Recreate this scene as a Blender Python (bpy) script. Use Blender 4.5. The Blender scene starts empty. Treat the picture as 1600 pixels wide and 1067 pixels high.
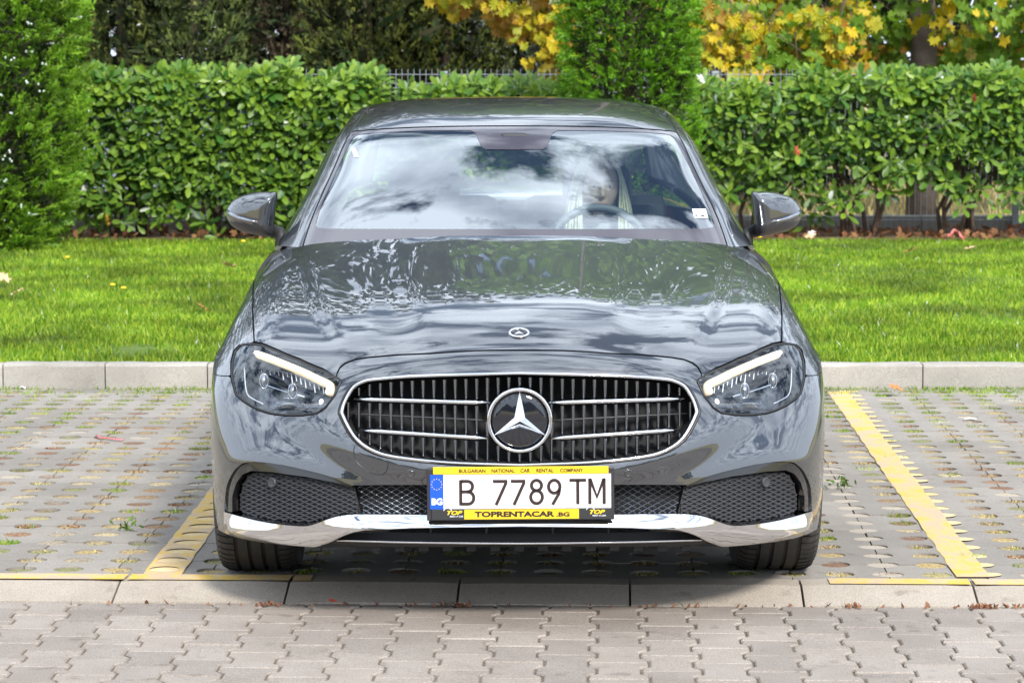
import bpy, bmesh, math, random
import numpy as np
from mathutils import Vector, Matrix
from mathutils.geometry import delaunay_2d_cdt
R = math.radians
rnd = random.Random(7)
nrs = np.random.RandomState(5)
scene = bpy.context.scene
col = scene.collection

# ------------------------------------------------------------------ camera, sky, sun, exposure
FPX, CAM_D, CAM_H, PITCH = 4440.0, 8.07, 1.57, R(5.447)
cam = bpy.data.cameras.new('camera'); cam.sensor_width = 36; cam.lens = FPX / 1600 * 36
cam.clip_start = 0.1; cam.clip_end = 3000
camo = bpy.data.objects.new('camera', cam); col.objects.link(camo)
camo.location = (0, -CAM_D, CAM_H); camo.rotation_euler = (math.pi / 2 - PITCH, 0, 0)
scene.camera = camo
cam.dof.use_dof = True; cam.dof.focus_distance = 8.6; cam.dof.aperture_fstop = 11

SUN_EL, SUN_AZ = R(39), R(157)      # azimuth clockwise from +Y: behind the photographer, a little to the right
world = bpy.data.worlds.new('World'); scene.world = world; world.use_nodes = True
wn = world.node_tree; wn.nodes.clear()
def wnode(t): return wn.nodes.new(t)
wo = wnode('ShaderNodeOutputWorld'); bg = wnode('ShaderNodeBackground')
sky = wnode('ShaderNodeTexSky'); sky.sky_type = 'NISHITA'; sky.sun_disc = False
sky.sun_elevation = SUN_EL; sky.sun_rotation = SUN_AZ; sky.air_density = 1.0; sky.dust_density = 0.6
tc = wnode('ShaderNodeTexCoord')
# clouds on a flat layer: direction divided by its height
sep = wnode('ShaderNodeSeparateXYZ'); wn.links.new(tc.outputs['Generated'], sep.inputs[0])
mx = wnode('ShaderNodeMath'); mx.operation = 'MAXIMUM'; mx.inputs[1].default_value = 0.06; wn.links.new(sep.outputs['Z'], mx.inputs[0])
ad = wnode('ShaderNodeMath'); ad.operation = 'ADD'; ad.inputs[1].default_value = 0.12; wn.links.new(mx.outputs[0], ad.inputs[0])
dv = wnode('ShaderNodeVectorMath'); dv.operation = 'DIVIDE'; wn.links.new(tc.outputs['Generated'], dv.inputs[0])
cb = wnode('ShaderNodeCombineXYZ'); 
for k in range(3): wn.links.new(ad.outputs[0], cb.inputs[k])
wn.links.new(cb.outputs[0], dv.inputs[1])
sc_ = wnode('ShaderNodeMapping'); sc_.inputs['Location'].default_value = (11.9, 5.5, 0); sc_.inputs['Scale'].default_value = (1, 1, 0)
wn.links.new(dv.outputs[0], sc_.inputs['Vector'])
nz = wnode('ShaderNodeTexNoise'); nz.inputs['Scale'].default_value = 3.6; nz.inputs['Detail'].default_value = 9; nz.inputs['Roughness'].default_value = 0.62; nz.inputs['Distortion'].default_value = 0.15
wn.links.new(sc_.outputs[0], nz.inputs['Vector'])
cr = wnode('ShaderNodeValToRGB'); cr.color_ramp.elements[0].position = 0.42; cr.color_ramp.elements[1].position = 0.51
wn.links.new(nz.outputs['Fac'], cr.inputs[0])
nz2 = wnode('ShaderNodeTexNoise'); nz2.inputs['Scale'].default_value = 5.2; nz2.inputs['Detail'].default_value = 7
wn.links.new(sc_.outputs[0], nz2.inputs['Vector'])
cc = wnode('ShaderNodeValToRGB')
cc.color_ramp.elements[0].position = 0.34; cc.color_ramp.elements[0].color = (8.0, 9.2, 11.2, 1)
cc.color_ramp.elements[1].position = 0.60; cc.color_ramp.elements[1].color = (17.2, 18.9, 21.2, 1)
wn.links.new(nz2.outputs['Fac'], cc.inputs[0])
mxc = wnode('ShaderNodeMixRGB'); wn.links.new(cr.outputs[0], mxc.inputs[0]); wn.links.new(sky.outputs[0], mxc.inputs[1]); wn.links.new(cc.outputs[0], mxc.inputs[2])
hz_ = wnode('ShaderNodeMapRange'); hz_.interpolation_type = 'SMOOTHSTEP'; hz_.inputs[1].default_value = 0.05; hz_.inputs[2].default_value = 0.42; wn.links.new(sep.outputs['Z'], hz_.inputs[0])
mxh = wnode('ShaderNodeMixRGB'); mxh.inputs[1].default_value = (10.0, 11.3, 13.2, 1); wn.links.new(hz_.outputs[0], mxh.inputs[0]); wn.links.new(mxc.outputs[0], mxh.inputs[2])
wn.links.new(mxh.outputs[0], bg.inputs['Color']); bg.inputs['Strength'].default_value = 0.12
wn.links.new(bg.outputs[0], wo.inputs['Surface'])

sun = bpy.data.lights.new('sun', 'SUN'); sun.energy = 4.4; sun.angle = R(9); sun.color = (1, 0.96, 0.9)
suno = bpy.data.objects.new('sun', sun); col.objects.link(suno)
sd = Vector((math.sin(SUN_AZ) * math.cos(SUN_EL), math.cos(SUN_AZ) * math.cos(SUN_EL), math.sin(SUN_EL)))
suno.rotation_euler = sd.to_track_quat('Z', 'Y').to_euler()
scene.view_settings.view_transform = 'Standard'; scene.view_settings.look = 'None'
scene.view_settings.gamma = 1; scene.view_settings.use_curve_mapping = False
scene.view_settings.exposure = 0.15
scene.render.engine = 'CYCLES'
scene.cycles.max_bounces = 8; scene.cycles.transparent_max_bounces = 16
try: scene.cycles.caustics_reflective = False; scene.cycles.caustics_refractive = False
except Exception: pass

# ------------------------------------------------------------------ helpers
def project(X, y, z):
    D = y + CAM_D; h = CAM_H - z
    fw = D * math.cos(PITCH) + h * math.sin(PITCH); dn = h * math.cos(PITCH) - D * math.sin(PITCH)
    return FPX * X / fw, 533.5 + FPX * dn / fw
def at_depth(px, py, y, xc=800.0):
    a = (px - xc) / FPX; b = (py - 533.5) / FPX
    fy = math.cos(PITCH) - b * math.sin(PITCH); fz = -math.sin(PITCH) - b * math.cos(PITCH)
    t = (y + CAM_D) / fy
    return Vector((a * t, y, CAM_H + fz * t))
def on_ground(px, py, z=0.0):
    a = (px - 800.0) / FPX; b = (py - 533.5) / FPX
    fy = math.cos(PITCH) - b * math.sin(PITCH); fz = -math.sin(PITCH) - b * math.cos(PITCH)
    t = (z - CAM_H) / fz
    return Vector((a * t, fy * t - CAM_D, z))

def link(o, parent=None):
    col.objects.link(o)
    if parent is not None: o.parent = parent
    return o
def mesh_obj(name, verts, faces, mat, parent=None, smooth=True, normals=None, mats=None, midx=None):
    me = bpy.data.meshes.new(name)
    me.from_pydata([tuple(v) for v in verts], [], [tuple(int(i) for i in f) for f in faces])
    if mats:
        for m in mats: me.materials.append(m)
        if midx is not None: me.polygons.foreach_set('material_index', [int(i) for i in midx])
    elif mat: me.materials.append(mat)
    if smooth: me.polygons.foreach_set('use_smooth', [True] * len(me.polygons))
    me.update()
    if normals is not None:
        me.normals_split_custom_set_from_vertices([tuple(n) for n in normals])
    o = bpy.data.objects.new(name, me)
    return link(o, parent)
def np_mesh(name, V, F, mat, parent=None, smooth=False, k=4):
    """fast mesh from numpy arrays; F (n,k)"""
    me = bpy.data.meshes.new(name)
    V = np.asarray(V, dtype=np.float32); F = np.asarray(F, dtype=np.int32); k = F.shape[1]
    me.vertices.add(len(V)); me.vertices.foreach_set('co', V.ravel())
    me.loops.add(F.size); me.loops.foreach_set('vertex_index', F.ravel())
    me.polygons.add(len(F)); me.polygons.foreach_set('loop_start', np.arange(0, F.size, k, dtype=np.int32))
    if smooth: me.polygons.foreach_set('use_smooth', np.ones(len(F), dtype=bool))
    if mat: me.materials.append(mat)
    me.update(calc_edges=True)
    o = bpy.data.objects.new(name, me)
    return link(o, parent)
def empty(name, loc=(0, 0, 0), rz=0, label=None, cat=None, group=None):
    o = bpy.data.objects.new(name, None); col.objects.link(o); o.location = loc; o.rotation_euler = (0, 0, rz)
    o.empty_display_size = 0.1
    tag(o, label, cat, group); return o
def tag(o, label=None, cat=None, group=None, kind=None):
    if label: o['label'] = label
    if cat: o['category'] = cat
    if group: o['group'] = group
    if kind: o['kind'] = kind
    return o

class MB:
    """collects shapes into one mesh"""
    def __init__(s): s.v = []; s.f = []
    def add(s, vs, fs):
        b = len(s.v); s.v += [tuple(v) for v in vs]; s.f += [tuple(b + i for i in f) for f in fs]; return s
    def box(s, c, d, rot=None, bev=0.0):
        x, y, z = d[0] / 2, d[1] / 2, d[2] / 2
        vs = [Vector((sx * x, sy * y, sz * z)) for sx in (-1, 1) for sy in (-1, 1) for sz in (-1, 1)]
        if rot is not None: vs = [rot @ v for v in vs]
        c = Vector(c); return s.add([v + c for v in vs], [(0, 1, 3, 2), (4, 6, 7, 5), (0, 4, 5, 1), (2, 3, 7, 6), (0, 2, 6, 4), (1, 5, 7, 3)])
    def tube(s, pts, r, n=8, closed=False, cap=True, flat=None):
        pts = [Vector(p) for p in pts]; m = len(pts)
        rs = r if isinstance(r, (list, tuple)) else [r] * m
        rings = []; up = Vector((0, 0, 1)); prev = None
        for i, p in enumerate(pts):
            if closed: t = pts[(i + 1) % m] - pts[i - 1]
            else: t = pts[min(i + 1, m - 1)] - pts[max(i - 1, 0)]
            if t.length < 1e-9: t = Vector((0, 0, 1))
            t.normalize()
            if prev is None:
                a = up if abs(t.dot(up)) < 0.9 else Vector((0, 1, 0))
                nx_ = a.cross(t).normalized()
            else:
                nx_ = (prev - t * prev.dot(t)).normalized()
            prev = nx_; ny_ = t.cross(nx_)
            fx, fy = flat if flat else (1, 1)
            rings.append([p + nx_ * math.cos(2 * math.pi * k / n) * rs[i] * fx + ny_ * math.sin(2 * math.pi * k / n) * rs[i] * fy for k in range(n)])
        b = len(s.v)
        for rg in rings: s.v += [tuple(v) for v in rg]
        for i in range(m if closed else m - 1):
            j = (i + 1) % m
            for k in range(n):
                k2 = (k + 1) % n
                s.f.append((b + i * n + k, b + i * n + k2, b + j * n + k2, b + j * n + k))
        if cap and not closed:
            s.f.append(tuple(b + k for k in reversed(range(n)))); s.f.append(tuple(b + (m - 1) * n + k for k in range(n)))
        return s
    def lathe(s, prof, n=32, axis='Z', c=(0, 0, 0)):
        b = len(s.v); m = len(prof); c = Vector(c)
        for k in range(n):
            a = 2 * math.pi * k / n
            for (r, h) in prof:
                if axis == 'Z': v = Vector((r * math.cos(a), r * math.sin(a), h))
                elif axis == 'X': v = Vector((h, r * math.cos(a), r * math.sin(a)))
                else: v = Vector((r * math.cos(a), h, r * math.sin(a)))
                s.v.append(tuple(v + c))
        for k in range(n):
            k2 = (k + 1) % n
            for i in range(m - 1): s.f.append((b + k * m + i, b + k2 * m + i, b + k2 * m + i + 1, b + k * m + i + 1))
        return s
    def build(s, name, mat, parent=None, smooth=False, bevel=0, autosmooth=None):
        o = mesh_obj(name, s.v, s.f, mat, parent, smooth)
        if bevel:
            md = o.modifiers.new('bevel', 'BEVEL'); md.width = bevel; md.segments = 2; md.limit_method = 'ANGLE'; md.angle_limit = R(40)
        if autosmooth:
            me = o.data
            bm = bmesh.new(); bm.from_mesh(me)
            bmesh.ops.recalc_face_normals(bm, faces=bm.faces)
            for e in bm.edges:
                if len(e.link_faces) == 2 and e.calc_face_angle(0) > autosmooth: e.smooth = False
            for f in bm.faces: f.smooth = True
            bm.to_mesh(me); bm.free()
        return o
def prism(outline, z0, z1, bev=0.0):
    """outline list of (x,y) -> verts, faces of a slab with a small chamfer on top"""
    n = len(outline); vs = []; fs = []
    cx = sum(p[0] for p in outline) / n; cy = sum(p[1] for p in outline) / n
    vs += [(x, y, z0) for x, y in outline]
    if bev > 0:
        vs += [(x, y, z1 - bev) for x, y in outline]
        inn = []
        for i in range(n):
            p0 = Vector(outline[i - 1]); p1 = Vector(outline[i]); p2 = Vector(outline[(i + 1) % n])
            n1 = Vector((-(p1 - p0).y, (p1 - p0).x)).normalized(); n2 = Vector((-(p2 - p1).y, (p2 - p1).x)).normalized()
            nn = (n1 + n2); nn = nn.normalized() / max(0.5, nn.normalized().dot(n1))
            q = p1 + nn * bev; inn.append((q.x, q.y))
        vs += [(x, y, z1) for x, y in inn]; L = 3
    else:
        vs += [(x, y, z1) for x, y in outline]; L = 2
    for l in range(L - 1):
        for i in range(n):
            j = (i + 1) % n; fs.append((l * n + i, l * n + j, (l + 1) * n + j, (l + 1) * n + i))
    fs.append(tuple((L - 1) * n + i for i in range(n)))
    return vs, fs

# ------------------------------------------------------------------ materials
MATS = {}
def material(name):
    m = bpy.data.materials.new(name); m.use_nodes = True; nt = m.node_tree
    b = nt.nodes['Principled BSDF']; MATS[name] = m; return m, nt, b
def pmat(name, color, rough=0.5, metal=0.0, coat=0.0, coat_rough=0.03, spec=None, emit=None, estr=0, noise=None, bump=None, trans=0, sheen=0, coords='Object'):
    """noise=(scale, amount[, colour2]); bump=(scale, strength, distance)"""
    m, nt, b = material(name)
    b.inputs['Base Color'].default_value = (*color, 1); b.inputs['Roughness'].default_value = rough
    b.inputs['Metallic'].default_value = metal; b.inputs['Coat Weight'].default_value = coat; b.inputs['Coat Roughness'].default_value = coat_rough
    if spec is not None: b.inputs['Specular IOR Level'].default_value = spec
    if emit: b.inputs['Emission Color'].default_value = (*emit, 1); b.inputs['Emission Strength'].default_value = estr
    if trans: b.inputs['Transmission Weight'].default_value = trans
    if noise or bump:
        tcn = nt.nodes.new('ShaderNodeTexCoord')
    if noise:
        n1 = nt.nodes.new('ShaderNodeTexNoise'); n1.inputs['Scale'].default_value = noise[0]; n1.inputs['Detail'].default_value = 6; n1.inputs['Roughness'].default_value = 0.65
        nt.links.new(tcn.outputs[coords], n1.inputs['Vector'])
        rp = nt.nodes.new('ShaderNodeValToRGB'); a = noise[1]
        c2 = noise[2] if len(noise) > 2 else tuple(min(1, c * (1 + a)) for c in color)
        c1 = color if len(noise) > 2 else tuple(c * (1 - a) for c in color)
        rp.color_ramp.elements[0].position = 0.3; rp.color_ramp.elements[0].color = (*c1, 1)
        rp.color_ramp.elements[1].position = 0.7; rp.color_ramp.elements[1].color = (*c2, 1)
        nt.links.new(n1.outputs['Fac'], rp.inputs[0]); nt.links.new(rp.outputs[0], b.inputs['Base Color'])
    if bump:
        n2 = nt.nodes.new('ShaderNodeTexNoise'); n2.inputs['Scale'].default_value = bump[0]; n2.inputs['Detail'].default_value = 4
        nt.links.new(tcn.outputs[coords], n2.inputs['Vector'])
        bp = nt.nodes.new('ShaderNodeBump'); bp.inputs['Strength'].default_value = bump[1]; bp.inputs['Distance'].default_value = bump[2]
        nt.links.new(n2.outputs['Fac'], bp.inputs['Height']); nt.links.new(bp.outputs[0], b.inputs['Normal'])
    return m
def concrete(name, c1, c2, grain=0.25, rnd_amt=0.12, stain=(0.5, 0.47, 0.42)):
    """concrete in world coordinates: blotches, fine grain, a tone of its own for each object"""
    m, nt, b = material(name); N = nt.nodes.new; L = nt.links.new
    g = N('ShaderNodeNewGeometry'); oi = N('ShaderNodeObjectInfo')
    n1 = N('ShaderNodeTexNoise'); n1.inputs['Scale'].default_value = 2.2; n1.inputs['Detail'].default_value = 8; n1.inputs['Roughness'].default_value = 0.7; L(g.outputs['Position'], n1.inputs['Vector'])
    r1 = N('ShaderNodeValToRGB'); r1.color_ramp.elements[0].position = 0.3; r1.color_ramp.elements[0].color = (*c1, 1); r1.color_ramp.elements[1].position = 0.7; r1.color_ramp.elements[1].color = (*c2, 1)
    L(n1.outputs['Fac'], r1.inputs[0])
    n2 = N('ShaderNodeTexNoise'); n2.inputs['Scale'].default_value = 260; n2.inputs['Detail'].default_value = 3; L(g.outputs['Position'], n2.inputs['Vector'])
    m1 = N('ShaderNodeMapRange'); m1.inputs[1].default_value = 0.3; m1.inputs[2].default_value = 0.7; m1.inputs[3].default_value = 1 - grain; m1.inputs[4].default_value = 1 + grain
    L(n2.outputs['Fac'], m1.inputs[0])
    m2 = N('ShaderNodeMapRange'); m2.inputs[3].default_value = 1 - rnd_amt; m2.inputs[4].default_value = 1 + rnd_amt; L(oi.outputs['Random'], m2.inputs[0])
    mm = N('ShaderNodeMath'); mm.operation = 'MULTIPLY'; L(m1.outputs[0], mm.inputs[0]); L(m2.outputs[0], mm.inputs[1])
    n3 = N('ShaderNodeTexNoise'); n3.inputs['Scale'].default_value = 14; n3.inputs['Detail'].default_value = 5; L(g.outputs['Position'], n3.inputs['Vector'])
    r3 = N('ShaderNodeValToRGB'); r3.color_ramp.elements[0].position = 0.62; r3.color_ramp.elements[0].color = (0, 0, 0, 1); r3.color_ramp.elements[1].position = 0.74; r3.color_ramp.elements[1].color = (0.45, 0.45, 0.45, 1)
    L(n3.outputs['Fac'], r3.inputs[0])
    x1 = N('ShaderNodeMixRGB'); x1.blend_type = 'MIX'; L(r3.outputs[0], x1.inputs[0]); L(r1.outputs[0], x1.inputs[1]); x1.inputs[2].default_value = (c1[0] * stain[0], c1[1] * stain[1], c1[2] * stain[2], 1)
    x2 = N('ShaderNodeVectorMath'); x2.operation = 'SCALE'; L(x1.outputs[0], x2.inputs[0]); L(mm.outputs[0], x2.inputs['Scale'])
    L(x2.outputs[0], b.inputs['Base Color']); b.inputs['Roughness'].default_value = 0.9; b.inputs['Specular IOR Level'].default_value = 0.25
    bp = N('ShaderNodeBump'); bp.inputs['Strength'].default_value = 0.5; bp.inputs['Distance'].default_value = 0.002; L(n2.outputs['Fac'], bp.inputs['Height']); L(bp.outputs[0], b.inputs['Normal'])
    return m
def leafmat(name, cols, rough=0.45, trans=0.35, spec=0.4, noise_scale=0):
    """foliage: colour varies per island of the mesh (one leaf = one island) and per object"""
    m, nt, b = material(name); N = nt.nodes.new; L = nt.links.new
    g = N('ShaderNodeNewGeometry'); oi = N('ShaderNodeObjectInfo')
    a = N('ShaderNodeMath'); a.operation = 'ADD'; L(g.outputs['Random Per Island'], a.inputs[0]); L(oi.outputs['Random'], a.inputs[1])
    f = N('ShaderNodeMath'); f.operation = 'FRACT'; L(a.outputs[0], f.inputs[0])
    r1 = N('ShaderNodeValToRGB'); els = r1.color_ramp.elements
    for i, c in enumerate(cols):
        p = i / (len(cols) - 1)
        e = els[0] if i == 0 else (els[1] if i == len(cols) - 1 else els.new(p))
        e.position = p; e.color = (*c, 1)
    L(f.outputs[0], r1.inputs[0]); src = r1.outputs[0]
    if noise_scale:
        n1 = N('ShaderNodeTexNoise'); n1.inputs['Scale'].default_value = noise_scale; n1.inputs['Detail'].default_value = 3; L(g.outputs['Position'], n1.inputs['Vector'])
        mr = N('ShaderNodeMapRange'); mr.inputs[1].default_value = 0.3; mr.inputs[2].default_value = 0.7; mr.inputs[3].default_value = 0.42; mr.inputs[4].default_value = 1.5; L(n1.outputs['Fac'], mr.inputs[0])
        x2 = N('ShaderNodeVectorMath'); x2.operation = 'SCALE'; L(src, x2.inputs[0]); L(mr.outputs[0], x2.inputs['Scale']); src = x2.outputs[0]
    L(src, b.inputs['Base Color']); b.inputs['Roughness'].default_value = rough; b.inputs['Specular IOR Level'].default_value = spec
    tr = N('ShaderNodeBsdfTranslucent'); L(src, tr.inputs[0]); mx_ = N('ShaderNodeMixShader'); mx_.inputs[0].default_value = trans
    L(b.outputs[0], mx_.inputs[1]); L(tr.outputs[0], mx_.inputs[2]); L(mx_.outputs[0], nt.nodes['Material Output'].inputs[0])
    return m

# car paint: metallic flakes under a clear coat
M_paint = pmat('grey_metallic_paint', (0.030, 0.035, 0.044), rough=0.34, metal=0.5, coat=1.0, coat_rough=0.01)
_nt = M_paint.node_tree; _b = _nt.nodes['Principled BSDF']; _b.inputs['Coat IOR'].default_value = 2.25
_t = _nt.nodes.new('ShaderNodeTexCoord'); _v = _nt.nodes.new('ShaderNodeTexVoronoi'); _v.inputs['Scale'].default_value = 900
_nt.links.new(_t.outputs['Object'], _v.inputs['Vector'])
_mr = _nt.nodes.new('ShaderNodeMapRange'); _mr.inputs[3].default_value = 0.24; _mr.inputs[4].default_value = 0.42
_nt.links.new(_v.outputs['Color'], _mr.inputs[0]); _nt.links.new(_mr.outputs[0], _b.inputs['Roughness'])
M_chrome = pmat('chrome', (0.82, 0.82, 0.83), rough=0.06, metal=1)
M_chrome_soft = pmat('satin_chrome', (0.6, 0.61, 0.63), rough=0.2, metal=1)
M_gloss_black = pmat('gloss_black', (0.012, 0.012, 0.014), rough=0.12, coat=0.8)
M_black = pmat('black_plastic', (0.022, 0.022, 0.024), rough=0.55)
M_mesh = pmat('dark_grey_plastic', (0.045, 0.045, 0.05), rough=0.42)
M_dark = pmat('deep_black', (0.006, 0.006, 0.007), rough=0.8)
M_rubber = pmat('tyre_rubber', (0.045, 0.042, 0.04), rough=0.75, noise=(8, 0.3), bump=(60, 0.2, 0.002))
M_seal = pmat('black_seal', (0.01, 0.01, 0.011), rough=0.4)
M_alloy = pmat('alloy', (0.45, 0.46, 0.48), rough=0.25, metal=1)
M_drl = pmat('lit_light_guide', (1, 1, 1), rough=0.3, emit=(1.0, 0.90, 0.66), estr=2.2)
M_lampchrome = pmat('lamp_reflector', (0.38, 0.40, 0.44), rough=0.16, metal=1)
M_lampdark = pmat('lamp_housing', (0.05, 0.055, 0.065), rough=0.16, metal=0.8, coat=0.5)
M_plate = pmat('plate_white', (0.74, 0.75, 0.77), rough=0.35)
M_plateblue = pmat('plate_blue', (0.01, 0.09, 0.6), rough=0.35)
M_yellow = pmat('holder_yellow', (0.85, 0.55, 0.02), rough=0.4)
M_letter = pmat('letter_dark', (0.035, 0.018, 0.015), rough=0.4)
M_white = pmat('letter_white', (0.8, 0.8, 0.8), rough=0.4)
def glassmat(name, tint, ior, rough=0.0, base_refl=0.0):
    m, nt, b = material(name); N = nt.nodes.new; L = nt.links.new
    tr = N('ShaderNodeBsdfTransparent'); tr.inputs[0].default_value = (*tint, 1)
    gl = N('ShaderNodeBsdfGlossy'); gl.inputs['Roughness'].default_value = rough; gl.inputs[0].default_value = (0.93, 0.97, 1.0, 1)
    fr = N('ShaderNodeFresnel'); fr.inputs['IOR'].default_value = ior
    gm = N('ShaderNodeNewGeometry')
    # the same coefficient from both sides of the sheet
    lw = N('ShaderNodeVectorMath'); lw.operation = 'DOT_PRODUCT'; L(gm.outputs['Incoming'], lw.inputs[0]); L(gm.outputs['Normal'], lw.inputs[1])
    ab = N('ShaderNodeMath'); ab.operation = 'ABSOLUTE'; L(lw.outputs['Value'], ab.inputs[0])
    s1 = N('ShaderNodeMath'); s1.operation = 'SUBTRACT'; s1.inputs[0].default_value = 1; L(ab.outputs[0], s1.inputs[1])
    p5 = N('ShaderNodeMath'); p5.operation = 'POWER'; L(s1.outputs[0], p5.inputs[0]); p5.inputs[1].default_value = 4.0
    r0 = ((ior - 1) / (ior + 1)) ** 2 * 2
    mr = N('ShaderNodeMapRange'); L(p5.outputs[0], mr.inputs[0]); mr.inputs[3].default_value = r0 + base_refl; mr.inputs[4].default_value = 1
    mx_ = N('ShaderNodeMixShader'); L(mr.outputs[0], mx_.inputs[0]); L(tr.outputs[0], mx_.inputs[1]); L(gl.outputs[0], mx_.inputs[2])
    L(mx_.outputs[0], nt.nodes['Material Output'].inputs[0]); nt.nodes.remove(b); return m
M_glass = glassmat('windscreen_glass', (0.80, 0.90, 0.87), 1.6, base_refl=0.18)
M_glass_dark = glassmat('side_window_glass', (0.35, 0.4, 0.4), 1.5)
M_lens = glassmat('lamp_lens', (0.93, 0.95, 0.97), 1.45)
# ------------------------------------------------------------------ spline surfaces
def nat_spline(P, n):
    """P (k, ...) knots at 0..k-1 -> n samples, natural cubic"""
    k = P.shape[0]; A = np.zeros((k, k)); Bm = np.zeros_like(P)
    A[0, 0] = A[-1, -1] = 1
    for i in range(1, k - 1):
        A[i, i - 1] = 1; A[i, i] = 4; A[i, i + 1] = 1; Bm[i] = 6 * (P[i + 1] - 2 * P[i] + P[i - 1])
    M = np.linalg.solve(A, Bm.reshape(k, -1)).reshape(P.shape)
    t = np.linspace(0, k - 1, n); i = np.minimum(t.astype(int), k - 2); s = (t - i)
    sh = (n,) + (1,) * (P.ndim - 1); s = s.reshape(sh)
    a = 1 - s
    return a * P[i] + s * P[i + 1] + ((a ** 3 - a) * M[i] + (s ** 3 - s) * M[i + 1]) / 6
def blur(G, sig, axis, ref0=False):
    r = int(sig * 3) + 1; k = np.exp(-0.5 * (np.arange(-r, r + 1) / sig) ** 2); k /= k.sum()
    G = np.moveaxis(G, axis, 0); n = G.shape[0]
    lo = 2 * G[0:1] - G[1:r + 1][::-1]; hi = 2 * G[-1:] - G[-r - 1:-1][::-1]
    E = np.concatenate([lo, G, hi]); out = sum(k[j] * E[j:j + n] for j in range(2 * r + 1))
    return np.moveaxis(out, 0, axis)
class Surf:
    def __init__(s, rows, nv=520, nu=360, smooth=(6, 5), mirror_sym=True):
        P = np.array(rows, dtype=float)                      # (R, C, 3)  v along rows, u along columns
        if mirror_sym:                                       # reflect about X=0 so the centre line is smooth
            Q = P[:, :0:-1].copy(); Q[..., 0] *= -1; P = np.concatenate([Q, P], 1)
        G = nat_spline(P, nv); G = np.moveaxis(nat_spline(np.moveaxis(G, 1, 0), 2 * nu - 1 if mirror_sym else nu), 0, 1)
        G = blur(blur(G, smooth[0], 0), smooth[1], 1)
        if mirror_sym: G = G[:, nu - 1:]; G[:, 0, 0] = 0
        s.G = G; s.nv, s.nu = nv, nu; s.sym = mirror_sym; s.finish()
    def finish(s):
        G = s.G
        du = np.gradient(G, axis=1); dv_ = np.gradient(G, axis=0)
        n = np.cross(du, dv_); n /= np.linalg.norm(n, axis=-1, keepdims=True) + 1e-12
        if s.sym: n[:, 0, 0] = 0; n[:, 0] /= np.linalg.norm(n[:, 0], axis=-1, keepdims=True) + 1e-12
        s.N = n
        s.Lu = np.linalg.norm(np.diff(G, axis=1), axis=-1).sum(1).mean(); s.Lv = np.linalg.norm(np.diff(G, axis=0), axis=-1).sum(0).mean()
        D = G[..., 1] + CAM_D; h = CAM_H - G[..., 2]
        fw = D * math.cos(PITCH) + h * math.sin(PITCH); dn = h * math.cos(PITCH) - D * math.sin(PITCH)
        s.Q = np.stack([FPX * G[..., 0] / fw, 533.5 + FPX * dn / fw], -1)
    def samp(s, A, uv):
        uv = np.atleast_2d(uv); x = np.clip(uv[:, 0], 0, 1) * (s.nu - 1); y = np.clip(uv[:, 1], 0, 1) * (s.nv - 1)
        i = np.minimum(x.astype(int), s.nu - 2); j = np.minimum(y.astype(int), s.nv - 2); a = (x - i)[:, None]; b = (y - j)[:, None]
        return (1 - b) * ((1 - a) * A[j, i] + a * A[j, i + 1]) + b * ((1 - a) * A[j + 1, i] + a * A[j + 1, i + 1])
    def pos(s, uv, off=0.0):
        p = s.samp(s.G, uv)
        if not (np.isscalar(off) and off == 0): p = p + s.nrm(uv) * (np.reshape(off, (-1, 1)) if not np.isscalar(off) else off)
        return p
    def nrm(s, uv):
        n = s.samp(s.N, uv); return n / (np.linalg.norm(n, axis=1, keepdims=True) + 1e-12)
    def uv(s, q):
        """photo half-plane pixel (hw, py) -> (u, v) on the visible surface"""
        q = np.array(q, dtype=float); d = ((s.Q - q) ** 2).sum(-1)
        face = s.N[..., 1] * (s.G[..., 1] + CAM_D) + s.N[..., 0] * s.G[..., 0] + s.N[..., 2] * (s.G[..., 2] - CAM_H)
        d = np.where(face < 0.02, d, d + 400)
        j, i = np.unravel_index(np.argmin(d), d.shape); uv = np.array([i / (s.nu - 1), j / (s.nv - 1)])
        for _ in range(6):
            e = 0.004; p0 = s.samp(s.Q, uv)[0]; pu = s.samp(s.Q, uv + [e, 0])[0]; pv = s.samp(s.Q, uv + [0, e])[0]
            pm = s.samp(s.Q, uv - [e, 0])[0]; pn = s.samp(s.Q, uv - [0, e])[0]
            J = np.stack([(pu - pm) / (2 * e), (pv - pn) / (2 * e)], 1)
            if abs(np.linalg.det(J)) < 2000: break
            st = np.linalg.solve(J, q - p0); st = np.clip(st, -0.01, 0.01); uv = np.clip(uv + st, 0, 1)
            if np.abs(st).max() < 1e-5: break
        return uv
    def trace(s, pts, closed=False, step=0.012):
        """photo polyline -> dense uv polyline"""
        U = np.array([s.uv(p) for p in pts]); return s.dens(U, closed, step)
    def dens(s, U, closed=False, step=0.012):
        U = np.asarray(U, dtype=float); out = []
        n = len(U); m = n if closed else n - 1
        for k in range(m):
            a, b = U[k], U[(k + 1) % n]; L = np.hypot((b - a)[0] * s.Lu, (b - a)[1] * s.Lv); c = max(1, int(L / step))
            for t in range(c): out.append(a + (b - a) * t / c)
        if not closed: out.append(U[-1])
        return np.array(out)
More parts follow.
